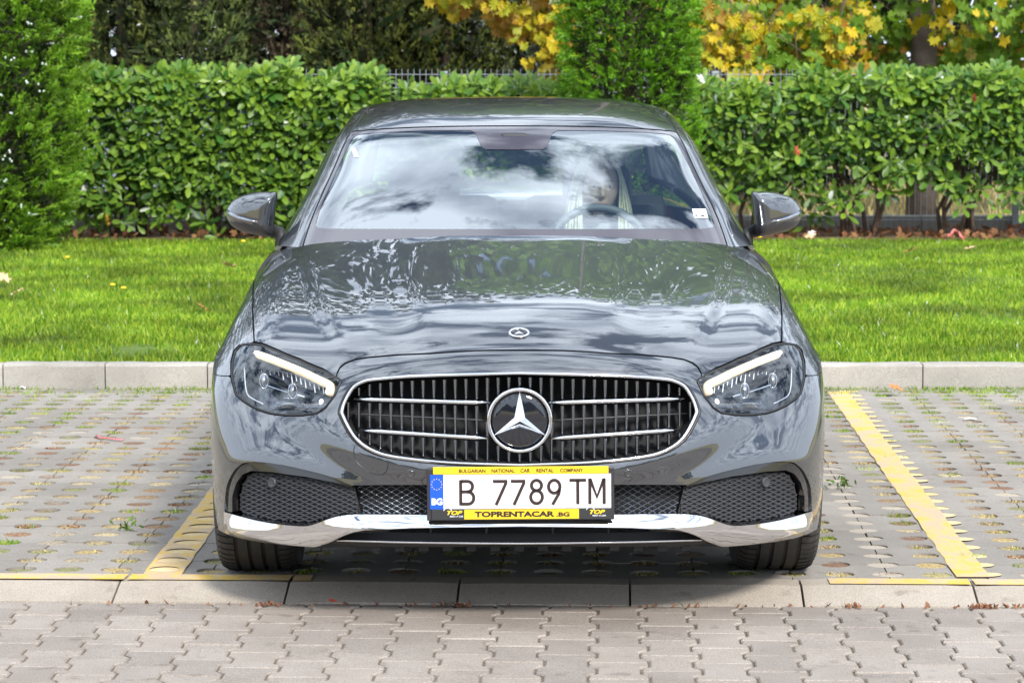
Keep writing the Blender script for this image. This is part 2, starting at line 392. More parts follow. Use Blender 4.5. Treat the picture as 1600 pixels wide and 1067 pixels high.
def cat_rom(pts, n=6, closed=False):
    P = [np.array(p, dtype=float) for p in pts]; out = []; m = len(P)
    for i in range(m if closed else m - 1):
        if closed: p0, p1, p2, p3 = P[i - 1], P[i], P[(i + 1) % m], P[(i + 2) % m]
        else: p0, p1, p2, p3 = P[max(i - 1, 0)], P[i], P[i + 1], P[min(i + 2, m - 1)]
        for k in range(n):
            t = k / n; out.append(0.5 * ((2 * p1) + (-p0 + p2) * t + (2 * p0 - 5 * p1 + 4 * p2 - p3) * t * t + (-p0 + 3 * p1 - 3 * p2 + p3) * t ** 3))
    if not closed: out.append(P[-1])
    return [tuple(p) for p in out]
def in_poly(pts, poly):
    pts = np.asarray(pts); poly = np.asarray(poly); x, y = pts[:, 0], pts[:, 1]; r = np.zeros(len(pts), bool)
    j = len(poly) - 1
    for i in range(len(poly)):
        xi, yi = poly[i]; xj, yj = poly[j]
        c = ((yi > y) != (yj > y)) & (x < (xj - xi) * (y - yi) / ((yj - yi) + 1e-15) + xi); r ^= c; j = i
    return r
def panel(name, S, outer, holes=(), mat=None, parent=None, off=0.0, lip=0.015, step=0.022, both=True, mir=False, offn=None, extra=()):
    """a sheet cut out of surface S along uv loops, edges folded inwards; both: the mirrored half is joined to it"""
    sc = np.array([S.Lu, S.Lv]); loops = [np.asarray(outer)] + [np.asarray(h) for h in holes]
    o2 = []
    for k in range(len(loops[0])):                              # keep the centre line densely cut
        a, b = loops[0][k], loops[0][(k + 1) % len(loops[0])]; o2.append(a); L = np.hypot(*((b - a) * sc))
        if L > step * 1.5:
            c = int(L / step) + 1; o2 += [a + (b - a) * t / c for t in range(1, c)]
    loops[0] = np.array(o2)
    verts = []; edges = []
    for lp in loops:
        b = len(verts); q = lp * sc
        for k in range(len(q)): verts.append(Vector(q[k])); edges.append((b + k, b + (k + 1) % len(q)))
    nb = len(verts)
    for ex in extra:
        ins_ = in_poly(ex, loops[0])
        for p, k in zip(ex, ins_):
            if k: verts.append(Vector(p * sc))
    lo = (loops[0] * sc).min(0); hi = (loops[0] * sc).max(0)
    gx = np.arange(lo[0] + step * 0.37, hi[0], step); gy = np.arange(lo[1] + step * 0.41, hi[1], step)
    g = np.stack(np.meshgrid(gx, gy), -1).reshape(-1, 2)
    keep = in_poly(g, loops[0] * sc)
    for h in loops[1:]: keep &= ~in_poly(g, h * sc)
    g = g[keep]
    B = np.array([tuple(v) for v in verts])
    dmin = np.full(len(g), 9.0)
    for c in range(0, len(B), 200):
        dmin = np.minimum(dmin, np.sqrt(((g[:, None] - B[None, c:c + 200]) ** 2).sum(-1)).min(1))
    g = g[dmin > step * 0.45]
    verts += [Vector(p) for p in g]
    V, E, F, _, _, _ = delaunay_2d_cdt(verts, edges, [], 0, 1e-6)
    V = np.array([tuple(v) for v in V]); F = np.array([f for f in F if len(f) == 3])
    cen = V[F].mean(1); k = in_poly(cen, loops[0] * sc)
    for h in loops[1:]: k &= ~in_poly(cen, h * sc)
    F = F[k]
    a = V[F[:, 1]] - V[F[:, 0]]; b2 = V[F[:, 2]] - V[F[:, 0]]; cr_ = a[:, 0] * b2[:, 1] - a[:, 1] * b2[:, 0]
    F = F[np.abs(cr_) > 1e-9]; cr_ = cr_[np.abs(cr_) > 1e-9]; F[cr_ < 0] = F[cr_ < 0][:, ::-1]
    UV = V / sc; o_ = off if offn is None else offn(UV)
    P = S.pos(UV, o_); N = S.nrm(UV)
    # face winding must agree with the normal
    fn = np.cross(P[F[:, 1]] - P[F[:, 0]], P[F[:, 2]] - P[F[:, 0]]); sgn = np.sign((fn * N[F[:, 0]]).sum(1).sum())
    if sgn < 0: F = F[:, ::-1]
    # lip
    ec = {}
    for f in F:
        for x, y in ((f[0], f[1]), (f[1], f[2]), (f[2], f[0])):
            ec[(x, y)] = 1
    bd = [(x, y) for (x, y) in ec if (y, x) not in ec and not (UV[x, 0] < 1e-4 and UV[y, 0] < 1e-4 and both)]
    VV = [p for p in P]; NN = [n for n in N]; FF = [tuple(f) for f in F]
    if lip:
        for x, y in bd:
            e = P[y] - P[x]; nn = np.cross(e, N[x]); nn = nn / (np.linalg.norm(nn) + 1e-12)
            b = len(VV); VV += [P[x], P[y], P[y] - N[y] * lip, P[x] - N[x] * lip]; NN += [nn] * 4; FF.append((b + 1, b, b + 3, b + 2))
    VV = np.array(VV); NN = np.array(NN)
    if both or mir:
        V2 = VV.copy(); V2[:, 0] *= -1; N2 = NN.copy(); N2[:, 0] *= -1; F2 = [tuple(reversed(f)) for f in FF]
        if both:
            n0 = len(VV); VV = np.concatenate([VV, V2]); NN = np.concatenate([NN, N2]); FF = FF + [tuple(i + n0 for i in f) for f in F2]
        else: VV, NN, FF = V2, N2, F2
    return mesh_obj(name, VV, FF, mat, parent, True, NN)
def seg_tube_on(S, pts_q, r, off, mb, n=6, flat=None, mir=False, closed=False):
    U = np.array([S.uv(p) for p in pts_q]); P = S.pos(U, off)
    if mir: P = P * [-1, 1, 1]
    mb.tube([Vector(p) for p in P], r, n=n, flat=flat, closed=closed); return P

# ------------------------------------------------------------------ the saloon: front shell
front_rows = [
 [(0,.16,.17),(.2,.165,.17),(.4,.20,.168),(.55,.25,.165),(.68,.31,.155),(.79,.38,.15),(.855,.44,.15),(.895,.49,.155),(.92,.55,.165)],
 [(0,.05,.235),(.2,.055,.235),(.4,.09,.235),(.55,.14,.23),(.68,.21,.22),(.79,.30,.215),(.862,.39,.215),(.905,.47,.22),(.927,.54,.23)],
 [(0,.015,.29),(.2,.02,.29),(.4,.055,.29),(.56,.11,.29),(.69,.19,.29),(.80,.285,.29),(.87,.38,.295),(.91,.46,.30),(.932,.53,.315)],
 [(0,-.012,.38),(.2,-.006,.38),(.4,.026,.38),(.57,.078,.385),(.70,.155,.39),(.81,.255,.395),(.882,.355,.40),(.917,.445,.41),(.935,.52,.42)],
 [(0,-.002,.46),(.2,.005,.46),(.4,.038,.46),(.575,.098,.465),(.705,.180,.47),(.815,.282,.475),(.885,.382,.485),(.921,.465,.495),(.938,.545,.505)],
 [(0,.020,.58),(.2,.026,.58),(.4,.066,.58),(.57,.142,.575),(.70,.232,.57),(.81,.332,.57),(.885,.425,.575),(.923,.50,.58),(.941,.60,.59)],
 [(0,.048,.69),(.2,.054,.69),(.39,.095,.685),(.55,.178,.67),(.69,.275,.655),(.80,.375,.65),(.88,.475,.645),(.924,.57,.64),(.944,.68,.65)],
 [(0,.10,.765),(.2,.11,.762),(.38,.15,.75),(.53,.225,.73),(.67,.32,.725),(.785,.43,.735),(.87,.55,.715),(.92,.68,.69),(.945,.78,.685)],
 [(0,.24,.825),(.2,.25,.822),(.39,.285,.81),(.54,.35,.79),(.68,.45,.78),(.79,.56,.785),(.87,.68,.765),(.922,.80,.725),(.945,.88,.695)],
 [(0,.50,.882),(.2,.51,.880),(.4,.54,.870),(.555,.59,.853),(.69,.67,.842),(.80,.75,.838),(.872,.84,.81),(.92,.93,.755),(.944,1.0,.675)],
 [(0,.82,.93),(.2,.83,.928),(.4,.85,.92),(.56,.89,.905),(.70,.93,.892),(.805,.99,.882),(.868,1.04,.85),(.918,1.1,.76)
,(.94,1.14,.59)],
 [(0,1.12,.978),(.2,1.125,.977),(.4,1.14,.970),(.56,1.17,.957),(.70,1.2,.942),(.80,1.22,.929),(.872,1.25,.882),(.915,1.27,.75),(.935,1.24,.36)],
 [(0,1.42,1.022),(.2,1.43,1.022),(.4,1.45,1.017),(.56,1.5,1.008),(.70,1.55,.992),(.795,1.56,.965),(.862,1.54,.91),(.912,1.5,.75),(.925,1.5,.22)],
]
for _r, _d in ((0, .035), (1, .058), (2, .040)):                 # the lip stands forward of the bumper
    front_rows[_r] = [(x, y - _d * (1 if k < 6 else (.6, .25, 0)[k - 6]), z) for k, (x, y, z) in enumerate(front_rows[_r])]
S = Surf(front_rows, smooth=(26, 20))
def poly_dist(Q, poly):
    """signed distance of (…,2) points from an open polyline: + on its left side"""
    best = np.full(Q.shape[:-1], 1e9); sg = np.zeros(Q.shape[:-1]); tpar = np.zeros(Q.shape[:-1]); P = np.array(poly, float); n = len(P) - 1
    for k in range(n):
        a, b = P[k], P[k + 1]; d = b - a; t = np.clip(((Q - a) @ d) / (d @ d), 0, 1); pr = a + t[..., None] * d
        e = Q - pr; dist = np.hypot(e[..., 0], e[..., 1]); c = d[0] * e[..., 1] - d[1] * e[..., 0]
        m = dist < best; best = np.where(m, dist, best); sg = np.where(m, np.sign(c), sg); tpar = np.where(m, (k + t) / n, tpar)
    return best * np.where(sg == 0, 1, sg), tpar
def sstep(x, a, b):
    t = np.clip((x - a) / (b - a), 0, 1); return t * t * (3 - 2 * t)
def features(S):
    G = S.G; Q = S.Q; X, Y, Z = G[..., 0], G[..., 1], G[..., 2]
    up = (S.N[..., 2] > 0.55)
    disp = np.zeros(X.shape)
    # bonnet crease: raised inside, falling outside
    cr_xy = [(0.735, 1.62), (0.700, 1.30), (0.668, 1.02), (0.630, .75), (0.585, .50), (0.53, .30), (0.47, .14)]
    d, t = poly_dist(np.stack([X, Y], -1), cr_xy)          # going forward: inside (towards X=0) is on the right
    fade = sstep(t, 0.0, 0.12) * (1 - sstep(t, 0.66, 0.92)) * sstep(S.N[..., 2], 0.35, 0.7)
    ins = -d
    disp += fade * (0.0034 * np.exp(-np.maximum(ins, 0) / 0.16) * sstep(ins, -0.024, 0.018) - 0.0028 * np.exp(-np.maximum(-ins, 0) / 0.10) * (1 - sstep(ins, -0.024, 0.018)))
    # the two soft ridges of the bonnet
    rd, t2 = poly_dist(np.stack([X, Y], -1), [(0.315, 1.5), (0.318, 1.2), (0.325, .8), (0.30, .45), (0.26, .2)])
    f2 = sstep(t2, 0.0, 0.15) * (1 - sstep(t2, 0.80, 1.0)) * sstep(S.N[..., 2], 0.4, 0.75)
    disp += f2 * (0.0045 * np.exp(-(rd / 0.045) ** 2) - 0.0015 * np.exp(-((rd - 0.09) / 0.05) ** 2))
    disp += 0.006 * sstep(S.N[..., 2], 0.4, 0.8) * (1 - sstep(X, 0.2, 0.33)) * (1 - sstep(1.3 - Y, 0.85, 1.15))
    # nose round the grille stands proud of the valley beside it
    e = np.sqrt((X / 0.57) ** 2 + ((Z - .575) / 0.165) ** 2)
    front = sstep(-S.N[..., 1], 0.3, 0.7)
    disp += front * 0.020 * (1 - sstep(e, .98, 1.30))
    # cheek below the lamp
    dd, t3 = poly_dist(Q, [(285, 640), (330, 672), (390, 672), (440, 640), (466, 600)])
    disp += front * 0.0 * dd
    # lower lip standing out over the vents
    dd, t4 = poly_dist(Q, [(120, 745), (250, 742), (330, 718), (400, 708), (450, 722)])
    disp += front * 0.003 * np.exp(-(dd / 16) ** 2)
    S.G = G + S.N * disp[..., None]
    S.G[:, 0, 0] = 0; S.finish()
    M_ = S.G[:, 1:9][:, ::-1] * [-1, 1, 1]; X2 = np.concatenate([M_, S.G], 1)      # polish, symmetric about the centre line
    X2 = blur(blur(X2, 2.2, 0), 2.2, 1); S.G = X2[:, 8:]; S.G[:, 0, 0] = 0; S.finish()
    M_ = S.N[:, 1:13][:, ::-1] * [-1, 1, 1]; X2 = blur(blur(np.concatenate([M_, S.N], 1), 3.0, 0), 3.0, 1)[:, 12:]
    X2[:, 0, 0] = 0; S.N = X2 / np.linalg.norm(X2, axis=-1, keepdims=True)
features(S)

# feature lines traced on the half front (half width, row)
gap = [(0,545.5),(70,546.5),(138,551),(190,553),(236,557),(258,560.5),(272,566),(280,572),(284.5,580),(286.5,588)]
lamp_top = [(286,588),(279,592),(306,577),(343,561),(379,546),(398,539),(411,536)]
lamp_loop = [(278,594),(306,578.5),(343,562.5),(379,547.5),(400,539),(418,537),(433,539),(441,548),(446,565),(447,588),(441,615),(430,625),(419,632.5),(404,640),(388,645),(364,648),(338,648),(316,645),(303,636),(288,617)]
lamp_in = lamp_loop
fender_line = [(411,535),(412,500),(411,470),(407,435),(400,418),(387,402),(368,386),(352,377)]
grille = [(0,583.5),(76,585),(170,588),(226,592.5),(244,596),(259.5,604.5),(271,622),(278,641),(276,651),(265,673),(252,690),(231,704),(203,713),(151,720),(94,724.5),(0,727.5)]
grille_s = cat_rom(grille, 4)
vent_outer = [(459,798),(457,764),(449,742),(438,728),(423,721.5),(387,723),(334,733.5),(292,745),(272,754),(262,757.5)]
wing_low = [(468,826),(458,832),(430,840),(387,847),(334,851),(315,842)]
wing_up = [(315,842.5),(366,838.5),(419,828),(459,819.5)]
chrome_up = [(460,799),(440,804.5),(408,812.6),(376,818),(340,821),(323,819),(291,808),(268,804),(238,803),(141,804),(0,805.5)]
chrome_lo = [(0,817.5),(141,818.5),(196,819.5),(243,821),(270,826.5),(292,835),(315,842),(366,838),(419,827.5),(459,819)]

def U(pts, **k): return S.trace(pts, **k)
def join(*a): return np.concatenate(a)
def c0(py):                                                    # a point of the centre line
    u = S.uv((0.5, py)); return np.array([[0.0, u[1]]])
def insetq(pts, c, k): return [(c[0] + (x - c[0]) * k, c[1] + (y - c[1]) * k) for x, y in pts]

sal = empty('parked_car', (0.022, 0, 0), 0.0068, 'grey four-door saloon car parked nose out in the marked bay with its lamps lit', 'car')
# bonnet
gU = U(gap); gU[0] = [0, gU[0][1]]
ltop = U([(288,586),(306,574.5),(343,558.5),(379,543.5),(398,535.5),(411,533)])
fl = U(fender_line)
fe = fl[-1]
rear = S.dens([fe, [fe[0] - 0.015, 0.988], [0.0, 0.988]])
crx = [(0.735, 1.50), (0.700, 1.30), (0.668, 1.02), (0.630, .75), (0.585, .50), (0.53, .30)]
def uv_xy(x, y):
    d = np.where(S.N[..., 2] > 0.4, (S.G[..., 0] - x) ** 2 + (S.G[..., 1] - y) ** 2, 9); j, i = np.unravel_index(np.argmin(d), d.shape); return [i / (S.nu - 1), j / (S.nv - 1)]
crl = []
for dx in (-.024, -.016, -.008, 0, .008, .016, .024):
    crl.append(np.array([uv_xy(np.interp(y, [q[1] for q in crx[::-1]], [q[0] for q in crx[::-1]]) + dx, y) for y in np.arange(.32, 1.45, .014)]))
hood = panel('bonnet', S, join(gU, ltop[1:], fl[1:], rear[1:]), (), M_paint, sal, step=0.013, extra=crl)
# bumper
gU2 = U([(x - (1.5 if x > 270 else 0), y + 2.6) for x, y in gap]); gU2[0] = [0, gU2[0][1]]
lamp_bot = U([(284.5,597),(276.5,596.5),(286.5,618),(301.5,638),(315,647),(338,650.5),(364,650.5),(389,647.5),(405,642.5),(420,635),(432,627),(443,616),(449.5,590)])
seam_e = S.uv((449.5, 588)); v_s = seam_e[1]
arch_up = S.dens([[seam_e[0], v_s], [1.0, S.uv((470, 588))[1] if False else v_s - 0.004]])
arch_dn = S.dens([[1.0, v_s - 0.004], [1.0, 0.10]])
wl = U(wing_low); wu = U(wing_up)
vo = U(cat_rom(vent_outer, 3))
mid = U([(262,757.5),(200,757),(100,756.5)])
gr = U(grille_s[::-1]); gr[0] = [0, gr[0][1]]; gr[-1] = [0, gr[-1][1]]
bump_outer = join(gU2, lamp_bot, arch_up[1:], arch_dn[1:], wl, wu[1:], vo, mid[1:], c0(756.5), gr)
bumper = panel('bumper', S, bump_outer, (), M_paint, sal, step=0.017)
# wings, cut out above the wheel arch, one per side
def fender_loop():
    a = U([(449.5, 585.5),(449.5,565),(445,547),(436,538),(418,535),(414,534)])
    b = U([(x + 2.2, y) for x, y in fender_line])[0:]
    top = S.dens([b[-1], [b[-1][0] + 0.002, 1.0], [1.0, 1.0], [1.0, v_s]])
    return join(a, b[1:], top[1:], np.array([[seam_e[0] + 0.02, v_s + 0.003]]))
FL = fender_loop()
for mir in (False, True): panel('wing', S, FL, (), M_paint, sal, both=False, mir=mir, step=0.02)
# dark filler under the gaps
def under(name, off, mat): 
    o = S.dens([[0, 0.03], [1.0, 0.03], [1, .99], [0, .99]], closed=True, step=0.04); return o
m_ = U(grille_s); 
und = panel('inner_shell', S, S.dens([[0.0, 0.535], [0.99, 0.545], [0.99, .985], [0, .985]], closed=True, step=0.04), (), M_dark, sal, off=-0.02, lip=0, step=0.045)

# ---- grille
gr_h = U(grille_s)
back_v = MB()
gq = np.array(grille_s)
bp = S.pos(S.trace(grille_s, step=.03)); 
gb = []
bk = MB()
full = [Vector((p[0], p[1], p[2])) for p in bp]; full = full + [Vector((-p.x, p.y, p.z)) for p in reversed(full[1:-1])]
n = len(full)
cN = Vector((0, 0.09, 0))
vs = [tuple(p) for p in full] + [tuple(Vector((p.x * .97, p.y, 0.575 + (p.z - .575) * .93)) + cN) for p in full]
fs = [(i, (i + 1) % n, n + (i + 1) % n, n + i) for i in range(n)] + [tuple(n + i for i in range(n))]
bk.add(vs, fs); bk.build('grille_backing', M_dark, sal)
# chrome frame: an even tube round the opening
gp = S.pos(S.trace(insetq(grille_s, (0, 655), 0.992), step=.012), 0.003)
gp[0][0] = 0; gp[-1][0] = 0
ring = [Vector(p) for p in gp] + [Vector((-p[0], p[1], p[2])) for p in gp[-2:0:-1]]
MB().tube(ring, 0.0052, n=10, closed=True, flat=(1.2, 1)).build('grille_frame', M_chrome, sal, smooth=True)
gp2 = S.pos(S.trace(insetq(grille_s, (0, 655), 1.014), step=.012), -0.002)
gp2[0][0] = 0; gp2[-1][0] = 0
ring = [Vector(p) for p in gp2] + [Vector((-p[0], p[1], p[2])) for p in gp2[-2:0:-1]]
MB().tube(ring, 0.0045, n=8, closed=True).build('grille_seal', M_seal, sal, smooth=True)
# vertical bars and cross bars; local depth of the grille surface follows the shell, a little behind
gpoly = np.array(grille_s + [(-x, y) for x, y in grille_s[::-1]])
def gy(X, z, off):                                               # depth on the shell at lateral X, height z
    hw, py = project(abs(X), 0.03, z); uvp = S.uv((hw, py)); p = S.pos(uvp)[0]; return p[1] + off
def zcol(x):
    """top and bottom rows of the opening at half width x"""
    g = grille_s; yt = yb = None
    for (x0, y0), (x1, y1) in zip(g, g[1:]):
        if x0 <= x <= x1 and x1 > x0: yt = y0 + (y1 - y0) * (x - x0) / (x1 - x0)
        if x1 <= x <= x0 and x0 > x1: yb = y0 + (y1 - y0) * (x - x0) / (x1 - x0)
    return yt, yb
M_bar = pmat('grille_bar_metal', (0.30, 0.32, 0.35), rough=0.22, metal=1)
def bar3d(x, y0, y1, off=0.022):
    P0 = S.pos(S.uv((abs(x), max(y0, 600 if abs(x) < 245 else y0))))[0]
    def pt(py):
        D = P0[1] + off; a = at_depth(800 + x, py, D); return a
    return pt(y0), pt(y1)
def row_at(x, pts):
    xs = [p[0] for p in pts]; ys = [p[1] for p in pts]; return float(np.interp(abs(x), xs, ys))
bar_u = [(40, 629.5), (262, 623)]; bar_m = [(40, 657), (262, 646)]; bar_l = [(40, 685.5), (252, 671.5)]
for k in range(-16, 17):
    x = k * 16.7
    if abs(x) > 268: continue
    yt, yb = zcol(abs(x))
    ru, rl = row_at(x, bar_u), row_at(x, bar_l)
    segs = [(yt + 7, ru - 5.5), (ru + 5.5, rl - 5), (rl + 5.5, yb - 7)]
    if abs(x) < 55:
        dy = math.sqrt(max(0, 50 ** 2 - x * x)); segs = [(yt + 6, 657 - dy - 1), (657 + dy + 2, yb - 6)]
    for a, b in segs:
        if b - a < 4: continue
        p, q = bar3d(x, a, b); m = MB(); c = (p + q) / 2; h = (p - q).length
        # a tapered blade with a rounded nose
        w = 0.0050
        vs = []
        for (pp, s_) in ((p, 1), (q, 0.8)):
            vs += [pp + Vector((-w * s_, 0.028, 0)), pp + Vector((-w * s_, 0.003, 0)), pp + Vector((-w * .4 * s_, 0, 0)), pp + Vector((w * .4 * s_, 0, 0)), pp + Vector((w * s_, 0.003, 0)), pp + Vector((w * s_, 0.028, 0))]
        m.add(vs, [(i, i + 1, i + 7, i + 6) for i in range(5)] + [(5, 4, 3, 2, 1, 0), (6, 7, 8, 9, 10, 11)])
        m.build('grille_bar', M_bar, sal)
for sx in (-1, 1):
    for (bl, nm, r_, m_, o_) in ((bar_u, 'cross_bar', .0082, M_chrome, .008), (bar_l, 'cross_bar', .0082, M_chrome, .008), (bar_m, 'cross_rail', .0028, M_mesh, .035)):
        x1 = bl[1][0] - (4 if nm == 'cross_bar' else 0); pts = []
        for t in np.linspace(0, 1, 9):
            x = 46 + (x1 - 46) * t; y = row_at(x, bl); P0 = S.pos(S.uv((x, y)))[0]
            pts.append(at_depth(800 + sx * x, y, P0[1] + o_))
        MB().tube(pts, [r_ * .35] + [r_] * 7 + [r_ * .35], n=8, flat=(1.1, .85)).build(nm, m_, sal, smooth=True)
# star badge
bc = at_depth(800, 657, -0.012)
def disc(mb, c, r0, r1, y0, y1, n=48): pass
badge = MB(); badge.lathe([(0.0, 0.0), (0.06, 0.0015), (0.083, 0.006), (0.088, 0.02)], 56, 'Y', bc); bd_ = badge.build('badge_disc', pmat('badge_glass', (0.012, 0.014, 0.02), rough=0.05, coat=1), sal, smooth=True)
rg = MB(); rg.tube([bc + Vector((0.0885 * math.cos(a), 0.002, 0.0885 * math.sin(a))) for a in np.linspace(0, 2 * math.pi, 57)[:-1]], 0.0058, n=10, closed=True); rg.build('badge_ring', M_chrome, sal, smooth=True)
def star(c, R_, w, dep, tilt=None, y0=0.0):
    m = MB(); vs = []; 
    for k in range(3):
        a = math.pi / 2 + k * 2 * math.pi / 3; vs.append((R_ * math.cos(a), y0 + 0.004, R_ * math.sin(a)))
        b = a + math.pi / 3; vs.append((w * math.cos(b), y0 + 0.003, w * math.sin(b)))
    vs.append((0, y0 - dep, 0)); fs = []
    for i in range(6): fs.append((i, (i + 1) % 6, 6))
    fs = [tuple(reversed(f)) for f in fs]
    if tilt is not None: vs = [tilt @ Vector(v) for v in vs]
    m.add([Vector(v) + Vector(c) for v in vs], fs); return m
star(bc + Vector((0, -0.004, 0)), 0.086, 0.0175, 0.013).build('star', M_chrome, sal)
# bonnet badge
hu = c0(521); hp = Vector(S.pos(hu)[0]); hn = Vector(S.nrm(hu)[0])
rot = Vector((0, -1, 0)).rotation_difference(hn).to_matrix()
hb = MB(); pts = [hp + rot @ Vector((0.0275 * math.cos(a), -0.003, 0.0275 * math.sin(a))) for a in np.linspace(0, 2 * math.pi, 33)[:-1]]
hb.tube(pts, 0.0035, n=8, closed=True); hbo = hb.build('bonnet_badge', M_chrome, sal, smooth=True)
hd = MB(); hd.lathe([(0.0, -0.003), (0.026, -0.002)], 32, 'Y'); hd.v = [tuple(rot @ Vector(v) + hp) for v in hd.v]; hd.build('badge_face', M_gloss_black, hbo, smooth=True)
star(hp, 0.026, 0.006, 0.006, rot, -0.003).build('star', M_chrome_soft, hbo)

# ---- lower openings
def region(name, qs, off, mat, lip=0.0, step=0.03, both=True, mir=False, curve=False):
    return panel(name, S, U(qs, closed=True), (), mat, sal, off=off, lip=lip, step=step, both=both, mir=mir)
# black band behind everything between bumper and lip
lowback = S.dens([[0, 0.09], [0.80, 0.09], [0.93, .13], [0.93, .36], [0.60, 0.36], [0, .36]], closed=True, step=.03)
vb = S.uv((0.5, 750))[1]
lowback = S.dens([[0, 0.075], [0.88, 0.075], [0.90, S.uv((440, 724))[1]], [0.72, S.uv((380, 716))[1]], [0.5, S.uv((270, 750))[1] + .01], [0, vb + .01]], closed=True, step=.03)
panel('lower_backing', S, lowback, (), M_dark, sal, off=-0.05, lip=0, step=0.05)
# gloss black vent surround + plastic vent insert
vent_in = [(446,797),(446,775),(441,757),(432,743),(420,738),(388,740),(334,747),(292,754),(262,760)]
vl_out = [(459,798.5),(457,764),(449,742),(438,728),(423,721.5),(387,723),(334,733.5),(292,745),(272,754),(262,757.5)]
vent_bot = [(252,803),(268,804),(291,808),(323,819),(340,821),(376,818),(408,812.6),(440,804.5)]
surr = join(U(vl_out), U([(262,760.5),(292,753),(334,744.5),(388,737),(420,735),(434,741),(444,755),(450,775),(450,800)]))
insert = join(U(vent_in), U(vent_bot))
for mir in (False, True):
    panel('vent_surround', S, surr, (), M_gloss_black, sal, off=-0.006, lip=0.02, both=False, mir=mir)
    panel('vent_insert', S, insert, (), M_black, sal, off=-0.024, lip=0.0, both=False, mir=mir, step=.03)
def lattice(poly, dx, dy, slope_off, off, r, mir_list, name, mat, sx0=0.0, curvy=0):
    P = np.array(poly); lo = P.min(0); hi = P.max(0); segs = []
    k = dy / dx
    for fam in (1, -1):
        span = (hi[0] - lo[0]) * k + (hi[1] - lo[1]); n = int(span / (2 * dy)) + 2
        for i in range(-1, n + 1):
            y_at = (lo[1] + i * 2 * dy) if fam == -1 else (lo[1] - (hi[0] - lo[0]) * k + i * 2 * dy)
            xs = np.arange(lo[0] - dx, hi[0] + dx, dx / 2)
            ys = (y_at - (xs - lo[0]) * k) if fam == -1 else (y_at + (xs - lo[0]) * k)
            ys = ys + slope_off * (xs - lo[0])
            ins = in_poly(np.stack([xs, ys], 1), P); run = []
            for a, b, c in zip(xs, ys, ins):
                if c: run.append((a, b))
                else:
                    if len(run) > 1: segs.append(run)
                    run = []
            if len(run) > 1: segs.append(run)
    out = []
    for mir in mir_list:
        mb = MB()
        for sgm in segs:
            Pq = S.pos(np.array([S.uv(q) for q in sgm]), off)
            if mir: Pq = Pq * [-1, 1, 1]
            mb.tube([Vector(p) for p in Pq], r, n=4, cap=False)
        out.append(tag(mb.build(name, mat, sal), kind='stuff'))
    return out
lattice(vent_in + vent_bot, 8.0, 3.7, 0.0, -0.020, 0.0024, (False, True), 'vent_mesh', M_mesh)
cen = [(0,757),(262,757),(255,770),(250,803.5),(0,805)]
lattice(cen, 8.0, 4.4, 0.0, -0.018, 0.0013, (False, True), 'intake_mesh', M_bar)
for o in ():
    pass
# chrome trim
cu = U(cat_rom(chrome_up, 2)); cl = U(cat_rom(chrome_lo, 2)); cu[-1][0] = 0; cl[0][0] = 0
def chrome_prof(UV): return 0.012
def fy(curve, hw):
    c = sorted(curve); return np.interp(hw, [p[0] for p in c], [p[1] for p in c])
cuS, clS = cat_rom(chrome_up, 4), cat_rom([p for p in chrome_lo if p[0] <= 315], 4) + cat_rom([(315,842),(366,838),(419,827.5),(459,819)], 4)
def strip_loft(name, up, lo, h0, h1, prof, mat, nseg, under=True, both=True):
    # prof: list of (t from upper to lower edge, offset)
    hs = h0 + (h1 - h0) * np.linspace(0, 1, nseg) ; P = []
    for hw in hs:
        yu, yl = fy(up, hw), fy(lo, hw); fade = 1 - sstep(hw, 438, 461); row = []
        U_ = np.array([S.uv((hw, yu + (yl - yu) * min(max(t, 0), 1))) for t, o in prof]); 
        if hw == 0: U_[:, 0] = 0
        row = S.pos(U_, np.array([o * (fade if o > 0 else 1) for t, o in prof])); P.append(row)
    P = np.array(P)
    if h0 == 0: P[0, :, 0] = 0
    n, m = P.shape[:2]
    vs = list(P.reshape(-1, 3)); fs = [(i * m + j, (i + 1) * m + j, (i + 1) * m + j + 1, i * m + j + 1) for i in range(n - 1) for j in range(m - 1)]
    mb = MB(); mb.add(vs, fs)
    if both: mb.add([(-p[0], p[1], p[2]) for p in vs], [tuple(reversed(f)) for f in fs])
    o = mb.build(name, mat, sal); me = o.data; bm = bmesh.new(); bm.from_mesh(me); bmesh.ops.remove_doubles(bm, verts=bm.verts, dist=2e-4); bmesh.ops.recalc_face_normals(bm, faces=bm.faces)
    for f in bm.faces: f.smooth = True
    for e in bm.edges:
        if len(e.link_faces) == 2 and e.calc_face_angle(0) > R(50): e.smooth = False
    bm.to_mesh(me); bm.free(); return o
strip_loft('chrome_trim', cuS, clS, 0, 460, [(0, -.02), (0, .002), (.2, .0065), (.4, .013), (.6, .019), (.8, .0245), (.95, .0275), (1, .026), (1, 0.0)], M_chrome, 110)
for sx in (1, -1):
    P_ = S.pos(np.array([S.uv((h_, fy(clS, h_))) for h_ in np.linspace(316, 456, 40)]), 0.019) * [sx, 1, 1]
    for i_, h_ in enumerate(np.linspace(316, 456, 40)): P_[i_] = P_[i_] - S.nrm(S.uv((h_, fy(clS, h_))))[0] * [sx, 1, 1] * 0.017 * sstep(h_, 438, 458)
    MB().tube([Vector(p) for p in P_], 0.0018, n=6).build('trim_seam', M_seal, sal)
wlS = cat_rom([(315,842),(334,851),(387,847),(430,840),(458,832),(464,828)], 3)
for sx in (1, -1):
    w_o = strip_loft('lower_wing', [(315,842),(366,838),(419,827.5),(459,819),(466,818)], wlS, 316, 464, [(0, .018), (.15, .018), (.4, .016), (.7, .011), (1, .004), (1, -.03)], M_paint, 40, both=False)
    if sx < 0: 
        for v in w_o.data.vertices: v.co.x *= -1
        w_o.data.flip_normals()
